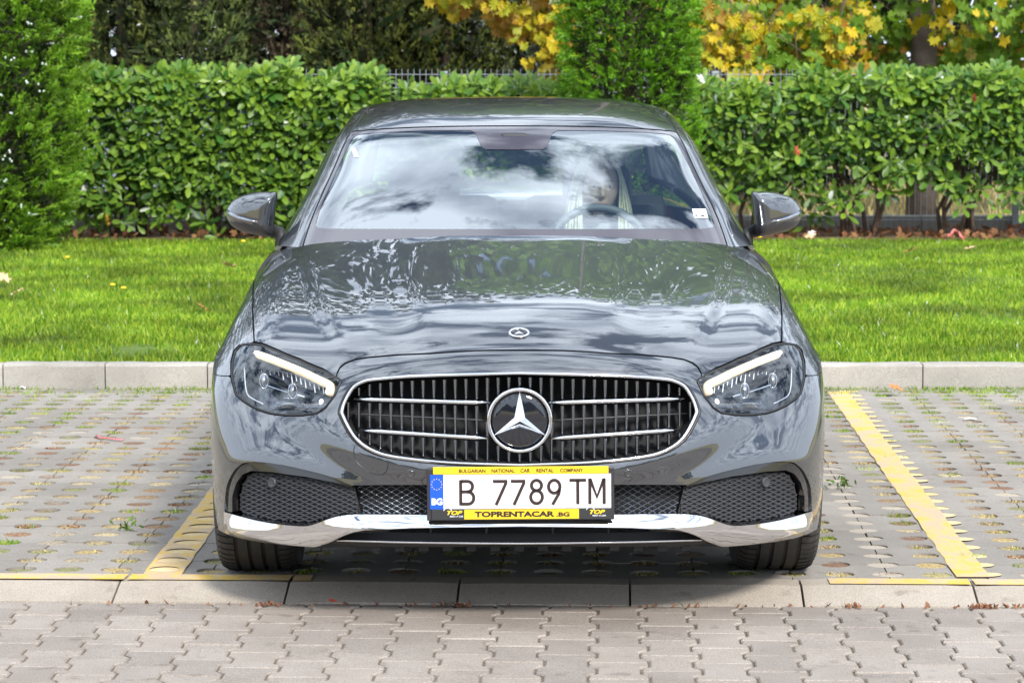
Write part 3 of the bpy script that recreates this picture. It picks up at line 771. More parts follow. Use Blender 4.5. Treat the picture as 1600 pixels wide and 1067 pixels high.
# lower intake: dividers, lip strip, valance
strip = S.pos(S.trace([(0.5,846.5),(100,845.6),(200,844),(284,841.5)], step=.03), 0.004); strip[0][0] = 0
st = [Vector((-p[0], p[1], p[2])) for p in strip[::-1]] + [Vector(p) for p in strip[1:]]
MB().tube(st, 0.0036, n=8).build('lip_strip', M_chrome, sal, smooth=True)
lipl = join(c0(849), c0(848.0), U([(100,847.5),(200,846),(284,843.5),(318,844),(332,851.5),(322,856)]), U([(200,853),(100,853.5)]))[1:]
panel('front_lip', S, lipl, (), M_black, sal, off=0.0, lip=0.03, step=.03)
for x in (-236, -140, -52, 52, 140, 236):
    q = [(abs(x), 821), (abs(x), 842)]; P_ = S.pos(np.array([S.uv(a) for a in q]), -0.02)
    if x < 0: P_ = P_ * [-1, 1, 1]
    MB().tube([Vector(p) for p in P_], 0.003, n=4).build('intake_divider', M_mesh, sal)
for sx in (-1, 1):
    q = [(315,840),(262,836),(205,833),(202,826)]; P_ = S.pos(np.array([S.uv(a) for a in q]), -0.012) * [sx, 1, 1]
    MB().tube([Vector(p) for p in P_], 0.0024, n=4).build('intake_edge', M_mesh, sal)
val = MB()
val.box((0, .34, .20), (1.16, .34, .04))
for k in range(15): val.box((-0.49 + k * 0.07, 0.19, .183), (0.028, 0.05, .03))
for sx in (-1, 1): val.box((sx * .62, .46, .20), (.22, .2, .05))
val.build('valance', M_black, sal)
MB().box((0, 2.4, .2), (1.5, 4.1, .06)).build('underbody', M_dark, sal)
# parking sensors, tow-eye cover
def sensor(q, off, mir, mat, r=.011):
    u_ = S.uv(q); p = Vector(S.pos(u_, off)[0]); nn = Vector(S.nrm(u_)[0])
    if mir: p.x *= -1; nn.x *= -1
    rt = Vector((0, 0, 1)).rotation_difference(nn).to_matrix()
    m = MB(); m.lathe([(r * 1.25, -.006), (r * 1.25, .001), (r, .0025), (r * .9, .0012), (0, .003)], 24, 'Z'); m.v = [tuple(rt @ Vector(v) + p) for v in m.v]
    return m.build('parking_sensor', mat, sal, smooth=True)
for mir in (False, True):
    sensor((170, 739), 0.0, mir, M_paint, .009); sensor((391, 754), -0.012, mir, M_mesh, .012)
tow = [(-257,696),(-259,703),(-257,715),(-250,726),(-241,733),(-231,739),(-217,741),(-210,738),(-206,730),(-206,719)]
tp = S.pos(np.array([S.uv((-a, b)) for a, b in cat_rom(tow, 3)]), 0.0002) * [-1, 1, 1]
MB().tube([Vector(p) for p in tp], 0.0011, n=5).build('tow_eye_seam', M_seal, sal)
# ------------------------------------------------------------------ headlamps
def loc(px, py, y): v = at_depth(px, py, y); return Vector((v.x - 0.022 - y * 0.0068, v.y, v.z))
M_glow = pmat('light_guide_halo', (.8, .7, .5), rough=.4, emit=(1.0, .78, .42), estr=.55)  # dim warm emission, imitates the glow round the light guide
def headlamp(mir):
    sx = -1 if mir else 1
    def pt(q, off): p = S.pos(np.array([S.uv(q)]), off)[0]; return Vector((p[0] * sx, p[1], p[2]))
    ll = U(lamp_loop, closed=True)
    root = panel('headlamp', S, ll, (), M_lens, sal, off=-0.001, lip=0, both=False, mir=mir, step=.015)
    # bowl
    P0 = S.pos(ll, -0.003) * [sx, 1, 1]; cen = P0.mean(0)
    P1 = S.pos(ll, -0.055) * [sx, 1, 1]; P1 = cen + (P1 - cen) * [0.93, 1, 0.9] + [0, 0.02, 0]
    n = len(P0); vs = list(P0) + list(P1) + [P1.mean(0)]
    fs = [(i, (i + 1) % n, n + (i + 1) % n, n + i) for i in range(n)] + [(n + i, n + (i + 1) % n, 2 * n) for i in range(n)]
    if mir: fs = [tuple(reversed(f)) for f in fs]
    mesh_obj('housing', vs, fs, M_lampdark, root, False)
    # dark rim
    rim = S.pos(ll, -0.001) * [sx, 1, 1]
    MB().tube([Vector(p) for p in rim], 0.0035, n=6, closed=True).build('rim', M_seal, root, smooth=True)
    # light guide: long bar with a hook, then the lower spot
    dq = cat_rom([(414,546.5),(385,557),(350,572),(320,586),(306,592.5),(301,597),(301.5,604),(304,612)], 4)
    MB().tube([pt(q, -0.012) for q in dq], [0.0062] + [0.0072] * (len(dq) - 10) + [0.0064] * 8 + [0.0045], n=10, flat=(1, 1)).build('light_guide', M_drl, root, smooth=True)
    MB().tube([pt(q, -0.022) for q in dq], [0.009] + [0.0125] * (len(dq) - 2) + [0.009], n=10).build('light_guide_glow', M_glow, root, smooth=True)  # added wider tube behind the guide, only for its warm glow
    MB().tube([pt(q, -0.012) for q in ((311.5,621),(313,625),(315,629))], [0.003, .0068, .003], n=10).build('light_spot', M_drl, root, smooth=True)
    # reflector shelf under the guide, with ribs coloured white as if lit
    sh = MB(); a = [pt(q, -0.018) for q in ((420,545),(385,562),(350,577),(318,592))]; b = [pt(q, -0.06) for q in ((418,566),(385,580),(350,592),(318,604))]
    for i in range(3): k = len(sh.v); sh.add([a[i], a[i + 1], b[i + 1], b[i]], [(0, 1, 2, 3)])
    sh.build('reflector_shelf', M_alloy, root)
    rb = MB()
    for t in np.linspace(0.05, .95, 15):
        x = 418 - 108 * t; y0 = 552 + 40 * t; L = 10 + 9 * ((math.sin(t * 40) + 1) / 2)
        rb.tube([pt((x, y0), -0.03), pt((x, y0 + L), -0.034)], 0.0016, n=4)
    rb.build('lit_rib', M_white, root)
    # inner corner trim
    MB().tube([pt(q, -0.012) for q in cat_rom([(432,571),(431.5,590),(430,605),(426,616),(415,623),(403,629)], 4)], 0.0024, n=8).build('corner_trim', M_chrome, root, smooth=True)
    # projector modules and the bar between them
    for q in ((408, 588), (363, 603.5)):
        c = pt(q, -0.03); m = MB(); m.lathe([(0.0, -0.012), (0.012, -0.009), (0.02, 0.0), (0.0225, 0.012), (0.024, 0.035)], 24, 'Y', (0, 0, 0)); m.v = [(v[0] * .5 + c.x, v[1] + c.y, v[2] * .95 + c.z) for v in m.v]
        m.build('projector', M_lampchrome, root, smooth=True)
        rg_ = MB(); rg_.tube([c + Vector((0.0125 * math.cos(t), -0.004, 0.022 * math.sin(t))) for t in np.linspace(0, 2 * math.pi, 25)[:-1]], 0.0016, n=6, closed=True); rg_.build('projector_ring', M_chrome, root, smooth=True)
    MB().tube([pt((404, 596), -.028), pt((370, 607), -.028)], 0.0024, n=6).build('trim_bar', M_chrome, root)
    MB().tube([pt((355, 610), -.028), pt((344, 613), -.028)], 0.0026, n=6).build('trim_bar', M_chrome, root)
    # lower bowl, a curved reflector
    lb = MB(); g = []
    for i in range(9):
        t = i / 8; x = 395 - 90 * t
        g.append([pt((x, 619 + 3 * t), -0.045), pt((x, 630 + 1 * t), -0.035), pt((x, 640 - 3 * t), -0.012)])
    vs = [p for r_ in g for p in r_]; fs = [(i * 3 + j, i * 3 + j + 1, i * 3 + j + 4, i * 3 + j + 3) for i in range(8) for j in range(2)]
    lb.add(vs, fs).build('lower_reflector', M_lampchrome, root, smooth=True)
    return root
for mir in (False, True): headlamp(mir)

# ------------------------------------------------------------------ number plate and its holder
def ribbon(pts, w, y, dep, mb, closed=False):
    P = [Vector((p[0], p[1])) for p in pts]; n = len(P); L = []; Rr = []
    for i in range(n):
        a = P[i - 1] if (i > 0 or closed) else None; b = P[(i + 1) % n] if (i < n - 1 or closed) else None
        d1 = (P[i] - a).normalized() if a is not None and (P[i] - a).length > 1e-9 else None; d2 = (b - P[i]).normalized() if b is not None and (b - P[i]).length > 1e-9 else None
        d = ((d1 or d2) + (d2 or d1)); d = d.normalized() if d.length > 1e-6 else (d1 or d2)
        nn = Vector((-d.y, d.x)); k = 1.0
        if d1 and d2: k = min(1.6, 1 / max(0.4, nn.dot(Vector((-d1.y, d1.x)))))
        L.append(P[i] + nn * w / 2 * k); Rr.append(P[i] - nn * w / 2 * k)
    vs = []
    for i in range(n):
        vs += [(L[i].x, y - dep, L[i].y), (Rr[i].x, y - dep, Rr[i].y), (Rr[i].x, y, Rr[i].y), (L[i].x, y, L[i].y)]
    fs = []
    m = n if closed else n - 1
    for i in range(m):
        j = (i + 1) % n
        for k in range(4): fs.append((4 * i + k, 4 * i + (k + 1) % 4, 4 * j + (k + 1) % 4, 4 * j + k))
    if not closed: fs += [(0, 1, 2, 3), (4 * n - 1, 4 * n - 2, 4 * n - 3, 4 * n - 4)]
    mb.add(vs, fs)
PY = -0.045
cP = loc(813, 770, PY); ax = 4440 / 8.15; KX = 1 / (project(1, PY, cP.z)[0])      # metres per photo pixel on the plate
def pp(px, py): return ((px - 813) * KX, -(py - 770) * KX)
plate = empty('number_plate', (0, 0, 0)); plate.parent = sal; plate.location = cP; plate.rotation_euler = (R(-2), R(-0.35), 0)
def prect(name, x0, y0, x1, y1, y, dep, mat, parent, bev=0.0):
    a = pp(x0, y1); b = pp(x1, y0); m = MB(); m.box(((a[0] + b[0]) / 2, y + dep / 2, (a[1] + b[1]) / 2), (b[0] - a[0], dep, b[1] - a[1]))
    return m.build(name, mat, parent, bevel=bev)
prect('holder', 666.5, 731, 959.5, 813, 0.002, 0.02, M_black, plate, .003)
prect('plate_panel', 671.5, 740.5, 954.5, 794.5, -0.001, 0.004, M_plate, plate, .001)
prect('blue_band', 671.5, 740.5, 692.5, 794.5, -0.0016, 0.003, M_plateblue, plate)
prect('top_strip', 676.5, 728.5, 950.5, 740, -0.003, 0.006, M_yellow, plate, .001)
prect('bottom_strip', 674, 794.8, 955, 811.5, -0.003, 0.01, M_black, plate, .001)
prect('bottom_panel', 725, 795.2, 904, 810.4, -0.0042, 0.004, M_yellow, plate)
def chars():
    out = {}
    def arc(cx, cy, rx, ry, a0, a1, n=12): return [(cx + rx * math.cos(R(a0 + (a1 - a0) * t / n)), cy + ry * math.sin(R(a0 + (a1 - a0) * t / n))) for t in range(n + 1)]
    out['B'] = [[(0.1, 0), (0.1, 1)], [(0.1, 0.95), (.5, .95)] + arc(.55, .745, .28, .205, 90, -90, 8) + [(.1, .53)], [(.5, .53)] + arc(.58, .29, .32, .24, 90, -90, 8) + [(.1, .05)]]
    out['7'] = [[(0.02, .94), (.88, .94), (.88, .86), (.22, 0)]]
    out['8'] = [arc(.5, .75, .33, .2, 0, 360, 20), arc(.5, .30, .38, .25, 0, 360, 20)]
    out['9'] = [arc(.5, .70, .38, .25, 0, 360, 20), [(.86, .62), (.80, .42), (.38, 0)]]
    out['T'] = [[(0, .94), (1, .94)], [(.5, .94), (.5, 0)]]
    out['M'] = [[(.07, 0), (.07, 1)], [(.93, 0), (.93, 1)], [(.09, .97), (.5, .28), (.91, .97)]]
    return out
CH = chars()
for c, x0, x1, y0, y1 in (('B', 717, 742.5, 749, 788.5), ('7', 769.5, 793, 749, 788.5), ('7', 797.5, 821, 749, 788.5), ('8', 826, 850, 748, 788.5), ('9', 854, 877.5, 748, 788.5), ('T', 889.5, 915.5, 748, 788), ('M', 919.5, 945.5, 747.5, 788)):
    m = MB()
    for st_ in CH[c]:
        q = [pp(x0 + a * (x1 - x0), y1 - b * (y1 - y0)) for a, b in st_]; cl_ = (q[0][0] - q[-1][0]) ** 2 + (q[0][1] - q[-1][1]) ** 2 < 1e-8
        ribbon(q[:-1] if cl_ else q, 4.9 * KX, -0.0012, 0.0008, m, closed=cl_)
    m.build('plate_character', M_letter, plate)
def text_mesh(name, s, cx, cy, width, height, y, mat, parent, bold=0.0, shear=0.0, rise=0.0006):
    cu_ = bpy.data.curves.new(name, 'FONT'); cu_.body = s; cu_.align_x = 'CENTER'; cu_.align_y = 'CENTER'; cu_.size = 1; cu_.offset = bold; cu_.shear = shear; cu_.resolution_u = 3
    to = bpy.data.objects.new(name, cu_); col.objects.link(to)
    dg = bpy.context.evaluated_depsgraph_get(); me = bpy.data.meshes.new_from_object(to.evaluated_get(dg)); me.name = name
    col.objects.unlink(to); bpy.data.objects.remove(to)
    co = np.array([tuple(v.co) for v in me.vertices]); lo, hi = co.min(0), co.max(0)
    for v in me.vertices:
        v.co = ((v.co.x - (lo[0] + hi[0]) / 2) * width / (hi[0] - lo[0]) + cx, y - rise, (v.co.y - (lo[1] + hi[1]) / 2) * height / (hi[1] - lo[1]) + cy)
    me.materials.clear(); me.materials.append(mat)
    o = bpy.data.objects.new(name, me); return link(o, parent)
for w_, a, b in (('BULGARIAN', 717, 758.5), ('NATIONAL', 768, 804), ('CAR', 813, 828), ('RENTAL', 838, 865), ('COMPANY', 875, 911)):
    c_ = pp((a + b) / 2, 734.6); text_mesh('lettering', w_, c_[0], c_[1], (b - a) * KX, 5.8 * KX, -0.0034, M_letter, plate, bold=0.02)
c_ = pp(805, 802.6); text_mesh('lettering', 'TOPRENTACAR', pp(803.5, 0)[0], c_[1], 125 * KX, 9 * KX, -0.0046, M_letter, plate, bold=0.045)
text_mesh('lettering', '.BG', pp(879, 0)[0], pp(0, 803.4)[1], 21 * KX, 7 * KX, -0.0046, M_letter, plate, bold=0.04)
c_ = pp(682.5, 782.5); text_mesh('lettering', 'BG', c_[0], c_[1], 17 * KX, 11 * KX, -0.0020, M_white, plate, bold=0.05)
eu = MB()
for k in range(12):
    a = k * math.pi / 6; c_ = pp(682 + 8 * math.cos(a), 755.5 + 8.5 * math.sin(a)); r_ = 1.15 * KX
    vs = [(c_[0] + (r_ if j % 2 == 0 else r_ * .45) * math.sin(j * math.pi / 5), -0.0019, c_[1] + (r_ if j % 2 == 0 else r_ * .45) * math.cos(j * math.pi / 5)) for j in range(10)]
    eu.add(vs, [tuple(range(10))])
eu.build('star_circle', M_yellow, plate)
for cx in (708, 931):
    c_ = pp(cx + 2, 800); text_mesh('lettering', 'TOP', c_[0], c_[1], 24 * KX, 6.8 * KX, -0.0034, M_yellow, plate, bold=0.04, shear=0.35)
    c_ = pp(cx + 5, 805.8); text_mesh('lettering', 'RENT A CAR', c_[0], c_[1], 21 * KX, 2.4 * KX, -0.0034, M_white, plate, bold=0.02)
    m = MB(); ribbon([pp(cx - 9 + 7 * math.cos(R(a)) , 800 - 7.5 * math.sin(R(a))) for a in range(20, 170, 15)], 1.0 * KX, -0.0034, 0.0004, m); m.build('logo_arc', M_white, plate)

# ------------------------------------------------------------------ greenhouse
gh = [
 [(0,1.43,.975),(.27,1.45,.975),(.52,1.508,.974),(.697,1.574,.972),(.775,1.67,.968),(.818,1.76,.965),(.842,1.85,.95)],
 [(0,1.71,1.126),(.26,1.727,1.124),(.49,1.772,1.117),(.667,1.828,1.106),(.745,1.94,1.092),(.795,2.1,1.05),(.84,2.2,.96)],
 [(0,2.00,1.262),(.24,2.014,1.259),(.45,2.05,1.250),(.622,2.10,1.236),(.70,2.21,1.208),(.76,2.35,1.13),(.84,2.45,.96)],
 [(0,2.26,1.367),(.23,2.273,1.365),(.43,2.306,1.358),(.584,2.35,1.346),(.660,2.45,1.316),(.735,2.6,1.2),(.84,2.7,.96)],
 [(0,2.55,1.432),(.22,2.56,1.430),(.41,2.58,1.421),(.562,2.65,1.398),(.64,2.72,1.358),(.725,2.8,1.215),(.84,2.9,.96)],
 [(0,3.0,1.467),(.22,3,1.465),(.41,3.0,1.455),(.557,3.02,1.432),(.63,3.05,1.385),(.72,3.08,1.22),(.84,3.1,.96)],
 [(0,3.5,1.452),(.22,3.5,1.45),(.4,3.5,1.44),(.547,3.48,1.415),(.62,3.45,1.37),(.715,3.42,1.2),(.835,3.4,.965)],
 [(0,3.88,1.38),(.22,3.88,1.378),(.4,3.86,1.365),(.54,3.82,1.34),(.60,3.76,1.31),(.70,3.7,1.18),(.825,3.68,.97)],
 [(0,4.35,1.12),(.25,4.34,1.12),(.45,4.3,1.12),(.6,4.22,1.1),(.67,4.15,1.08),(.73,4.1,1.04),(.80,4.05,.98)],
]
W = Surf(gh, nv=360, nu=240, smooth=(8, 4))
# glass edge line near u=.5: traced
edge = [(327,374),(317,345),(304,315),(286,276),(264,226),(252,204),(236,181),(219,164)]
eU = np.array([W.uv(q) for q in edge]); eU = eU[np.argsort(eU[:, 1])]
eu_of = lambda v: float(np.interp(v, eU[:, 1], eU[:, 0]))
vh = 0.375
vs_ = np.linspace(0.0, vh, 40)
ws_outer = join(np.array([[0, 0.0]]), W.dens([[0.0, 0.0], [eu_of(0), 0.0]])[1:], np.array([[eu_of(v), v] for v in vs_]), W.dens([[eu_of(vh), vh], [0, vh]])[1:])
panel('windscreen', W, ws_outer, (), M_glass, sal, off=0.0, lip=0.0, step=.03)
M_frit = pmat('windscreen_border', (0.055, 0.048, 0.060), rough=0.12, coat=.6)
fr_in = [(0,358.5),(150,358.5),(290,358),(309,356),(311,350),(305,330),(292,300),(272,256),(252,217),(244,211),(225,209),(140,205),(68,204.5),(60,209),(54,224),(50,231),(44,234),(0,234.5)]
fi = W.trace(fr_in, step=.02); fi[0][0] = 0; fi[-1][0] = 0
bo = W.trace([(0, 358.5)])[0]
frit = join(W.dens([[0, 0.0], [eu_of(0) - .003, 0.0]]), np.array([[eu_of(v) - .003, v] for v in vs_[1:-1]]), W.dens([[eu_of(vh) - .003, vh - .001], [0, vh - .001]]), fi[::-1])
panel('windscreen_border', W, frit, (), M_frit, sal, off=0.0012, lip=0, step=.03)
# roof
vr = 0.865
roof = join(W.dens([[0, vh + .006], [eu_of(vh) - .006, vh + .006]]), np.array([[eu_of(v) - .006 if v < .55 else min(eu_of(.55), .5) - .006, v] for v in np.linspace(vh + .012, vr, 30)]), W.dens([[.494, vr], [0, vr]])[1:])
panel('roof', W, roof, (), M_paint, sal, off=0.001, step=.03)
# black strip between roof/glass and pillar
sv = np.linspace(0.0, vr, 60); eo = lambda v: (eu_of(v) if v < .55 else min(eu_of(.55), .5))
strip_ = join(np.array([[eo(v) - .008, v] for v in sv]), np.array([[eo(v) + .014, v] for v in sv[::-1]]))
for mir in (False, True): panel('roof_seal', W, strip_, (), M_seal, sal, off=-0.004, lip=0, both=False, mir=mir, step=.02)
# pillars and roof rail
win_top = lambda v: 0.715 + 0.015 * math.sin(v * 3)
pil = join(np.array([[eo(v) + .011, v] for v in sv]), W.dens([[.51, vr], [.51, 1.0], [.99, 1.0], [.99, .90]])[1:], W.dens([[.975, .90], [.73, .86], [win_top(.7), .75], [win_top(.4), .4], [.74, .15], [.86, .05], [.985, .045], [.985, 0.0]]))
for mir in (False, True):
    panel('door_pillar', W, pil, (), M_paint, sal, off=0.0, both=False, mir=mir, step=.02)
    sg = W.dens([[.975, .89], [.735, .85], [win_top(.7) + .01, .75], [win_top(.4) + .01, .4], [.75, .16], [.865, .055], [.975, .055]], closed=True)
    panel('side_window', W, sg, (), M_glass_dark, sal, off=-0.012, lip=0, both=False, mir=mir, step=.05)
    bp_ = W.dens([[.72, .53], [.97, .53], [.97, .56], [.72, .56]], closed=True)
    panel('door_post', W, bp_, (), M_gloss_black, sal, off=-0.008, lip=0, both=False, mir=mir, step=.05)
panel('rear_window', W, W.dens([[0, .885], [.49, .885], [.49, .985], [0, .985]]), (), M_glass_dark, sal, off=-0.005, lip=0, step=.05)
# A-pillar crease: a raised moulding along the pillar
for sx in (-1, 1):
    P_ = W.pos(np.array([[eo(v) + .085, v] for v in np.linspace(0.03, .52, 40)]), -0.006) * [sx, 1, 1]
    MB().tube([Vector(p) for p in P_], 0.0075, n=10).build('pillar_moulding', M_paint, sal, smooth=True)
# windscreen stickers
def sticker(name, q, sx, mat, off=-0.003):
    P_ = W.pos(np.array([W.uv(a) for a in q]), off) * [sx, 1, 1]
    mesh_obj(name, [tuple(p) for p in P_], [tuple(range(len(q)))], mat, sal, False)
M_sticker = pmat('sticker', (0.85, 0.87, 0.88), rough=0.5, emit=None)
sticker('sticker', [(277, 327), (298, 327), (302, 342), (280, 341)], 1, M_sticker, 0.0015)
sticker('sticker', [(248, 232), (254.5, 232), (249, 246), (243, 246)], -1, M_sticker, 0.0015)
for q in ([(281.5, 336), (284, 336), (284.5, 339), (282, 339)], [(290, 337.5), (296, 337.5), (296.5, 339.5), (290.5, 339.5)]): sticker('sticker_print', q, 1, M_lampdark, 0.0022)
# wipers under the bonnet edge
for x0, x1 in ((-.60, .02), (-.05, .58)):
    pts = [Vector((x0 + (x1 - x0) * t, 1.445 + 0.13 * abs(x0 + (x1 - x0) * t), 1.0 - 0.0)) for t in np.linspace(0, 1, 9)]
    MB().tube([p + Vector((0, .03, -.035)) for p in pts], .006, n=6).build('wiper', M_black, sal)
cowl = MB(); cg = []
for x in np.linspace(-.78, .78, 25): cg.append([(x, 1.38 + .17 * x * x, .955), (x, 1.52 + .2 * x * x, .968)])
cowl.add([p for g_ in cg for p in g_], [(2 * i, 2 * i + 2, 2 * i + 3, 2 * i + 1) for i in range(24)]); cowl.build('cowl', M_black, sal)

# ------------------------------------------------------------------ flanks and tail
side_rows = []
for y, sec in ((1.515, [(.795,.967),(.862,.912),(.913,.75),(.928,.55),(.928,.38),(.922,.22)]), (2.2, [(.815,.965),(.872,.915),(.918,.75),(.93,.55),(.925,.38),(.915,.2)]),
               (3.0, [(.815,.968),(.875,.92),(.92,.76),(.93,.55),(.925,.38),(.915,.2)]), (3.8, [(.80,.978),(.868,.935),(.918,.8),(.932,.6),(.928,.38),(.915,.22)]),
               (4.3, [(.76,.985),(.835,.95),(.895,.82),(.912,.6),(.905,.4),(.89,.24)]), (4.68, [(.70,.985),(.775,.95),(.83,.82),(.855,.6),(.85,.4),(.83,.26)]), (4.86, [(.60,.975),(.66,.95),(.70,.82),(.73,.6),(.735,.4),(.72,.28)])):
    side_rows.append([(x, y, z) for x, z in sec])
F_ = Surf(side_rows, nv=200, nu=100, smooth=(4, 3), mirror_sym=False)
def fuv(y, z):
    d = (F_.G[..., 1] - y) ** 2 + (F_.G[..., 2] - z) ** 2; j, i = np.unravel_index(np.argmin(d), d.shape); return [i / (F_.nu - 1), j / (F_.nv - 1)]
arch = [fuv(3.80 + .365 * math.cos(R(a)), .34 + .365 * math.sin(R(a))) for a in range(-18, 200, 8)]
def yloop(y0, y1, za=None):
    return F_.dens([[0.0, fuv(y0, .6)[1]], [0.0, fuv(y1, .6)[1]], [1.0, fuv(y1, .6)[1]], [1.0, fuv(y0, .6)[1]]], closed=True)
for mir in (False, True):
    for y0, y1 in ((1.518, 2.50), (2.508, 3.385)):
        d_ = panel('door', F_, yloop(y0, y1), (), M_paint, sal, both=False, mir=mir, step=.05)
        hx = -1 if mir else 1; zz = .80; q = F_.pos([fuv(y1 - .22, zz), fuv(y1 - .05, zz)], .02) * [hx, 1, 1]
        MB().tube([Vector(p) for p in q], .012, n=8).build('handle', M_paint, d_, smooth=True)
    vA = fuv(3.392, .6)[1]; aL = arch[::-1]
    rq = join(F_.dens([[0, vA], [0, 1.0], [1.0, 1.0], [1.0, arch[0][1]]]), np.array(arch), F_.dens([[1.0, arch[-1][1]], [1.0, vA]]))
    panel('rear_wing', F_, rq, (), M_paint, sal, both=False, mir=mir, step=.04)
tail = MB(); T0 = F_.pos([[u_, 1.0] for u_ in np.linspace(0, 1, 12)]); nseg = 12
for i in range(11):
    a, b = T0[i], T0[i + 1]
    xs = np.linspace(-1, 1, 13)
    for j in range(12):
        def bp3(p, x): return (p[0] * x, p[1] + 0.08 * (1 - x * x), p[2])
        tail.add([bp3(a, xs[j]), bp3(a, xs[j + 1]), bp3(b, xs[j + 1]), bp3(b, xs[j])], [(0, 3, 2, 1)])
tail.build('rear_bumper', M_paint, sal, smooth=True)
boot = MB(); rows_ = [(4.08, .80, 1.02, .975), (4.3, .76, 1.09, .985), (4.6, .715, 1.07, .985), (4.86, .60, 1.03, .975), (4.94, .58, .99, .97)]
vs = []; 
for y, xw, zc, ze in rows_:
    for t in np.linspace(-1, 1, 15): vs.append((xw * t * 1.01, y, ze + (zc - ze) * (1 - abs(t) ** 3)))
boot.add(vs, [(i * 15 + j, i * 15 + j + 1, (i + 1) * 15 + j + 1, (i + 1) * 15 + j) for i in range(4) for j in range(14)]); boot.build('boot_lid', M_paint, sal, smooth=True)
M_red = pmat('tail_lamp_red', (0.35, 0.01, 0.01), rough=0.15, coat=1)
for sx in (-1, 1):
    m = MB(); m.box((sx * .62, 4.86, .80), (.26, .10, .13)); m.build('tail_lamp', M_red, sal, bevel=.02)

# ------------------------------------------------------------------ wheels
def wheel(x, y, sx):
    root = empty('wheel', (x, y, .34)); root.parent = sal
    prof = [(.235, -.105), (.29, -.122), (.318, -.1255), (.335, -.112), (.3425, -.092)]
    for c in (-.062, -.021, .021, .062): prof += [(.3445, c - .0065), (.336, c - .0045), (.336, c + .0045), (.3445, c + .0065)]
    prof += [(.3425, .092), (.335, .112), (.318, .1255), (.29, .122), (.235, .105)]
    MB().lathe(prof, 72, 'X').build('tyre', M_rubber, root, smooth=False)
    bl = MB()
    for k in range(72):
        a = 2 * math.pi * k / 72
        for side in (-1, 1):
            c, s_ = math.cos(a), math.sin(a); x0, x1 = side * .068, side * .118; r0, r1 = .3455, .3385
            bl.tube([Vector((x0, c * (r0 + .0004), s_ * (r0 + .0004))), Vector((side * .098, c * (.3422), s_ * .3422)), Vector((x1, c * (.331), s_ * .331))], .0022, n=4)
    tag(bl.build('tread_sipe', M_dark, root), kind='stuff')
    rm = MB(); rm.lathe([(.235, -.10), (.228, -.09), (.21, 0), (.228, .09), (.238, .105), (.232, .11), (.22, .09)], 48, 'X')
    for k in range(5):
        for da in (-.13, .13):
            a = 2 * math.pi * k / 5 + da * .8; b = 2 * math.pi * k / 5 + da * 1.6
            rm.tube([Vector((.085 * sx, .04 * math.cos(a), .04 * math.sin(a))), Vector((.08 * sx, .14 * math.cos(a), .14 * math.sin(a))), Vector((.09 * sx, .226 * math.cos(b), .226 * math.sin(b)))], [.02, .015, .018], n=8)
    rm.lathe([(.0, .1 * sx), (.03, .098 * sx), (.055, .08 * sx), (.06, 0)], 24, 'X')
    rm.build('rim', M_alloy, root, autosmooth=R(40))
    dk = MB(); dk.lathe([(0, .01), (.165, .01), (.17, -.01), (0, -.01)], 32, 'X'); dk.build('brake_disc', M_chrome_soft, root)
for x, y in ((.808, .86), (-.808, .86), (.80, 3.80), (-.80, 3.80)): wheel(x, y, 1 if x > 0 else -1)
for sx in (-1, 1):
    for yc in (.86, 3.80):
        m = MB(); n = 24
        for k in range(n + 1):
            a = R(-25 + 230 * k / n); 
            for xx in (sx * .60, sx * .90): m.v.append((xx, yc + .375 * math.cos(a), .34 + .36 * math.sin(a)))
        m.f += [(2 * k, 2 * k + 1, 2 * k + 3, 2 * k + 2) for k in range(n)]; b0 = len(m.v)
        m.v += [(sx * .60, yc + .375 * math.cos(R(-25 + 230 * k / n)), .34 + .36 * math.sin(R(-25 + 230 * k / n))) for k in range(n + 1)] + [(sx * .6, yc, .34)]
        m.f += [(b0 + k, b0 + k + 1, b0 + n + 1) for k in range(n)]
        m.build('wheel_arch_liner', M_dark, sal)

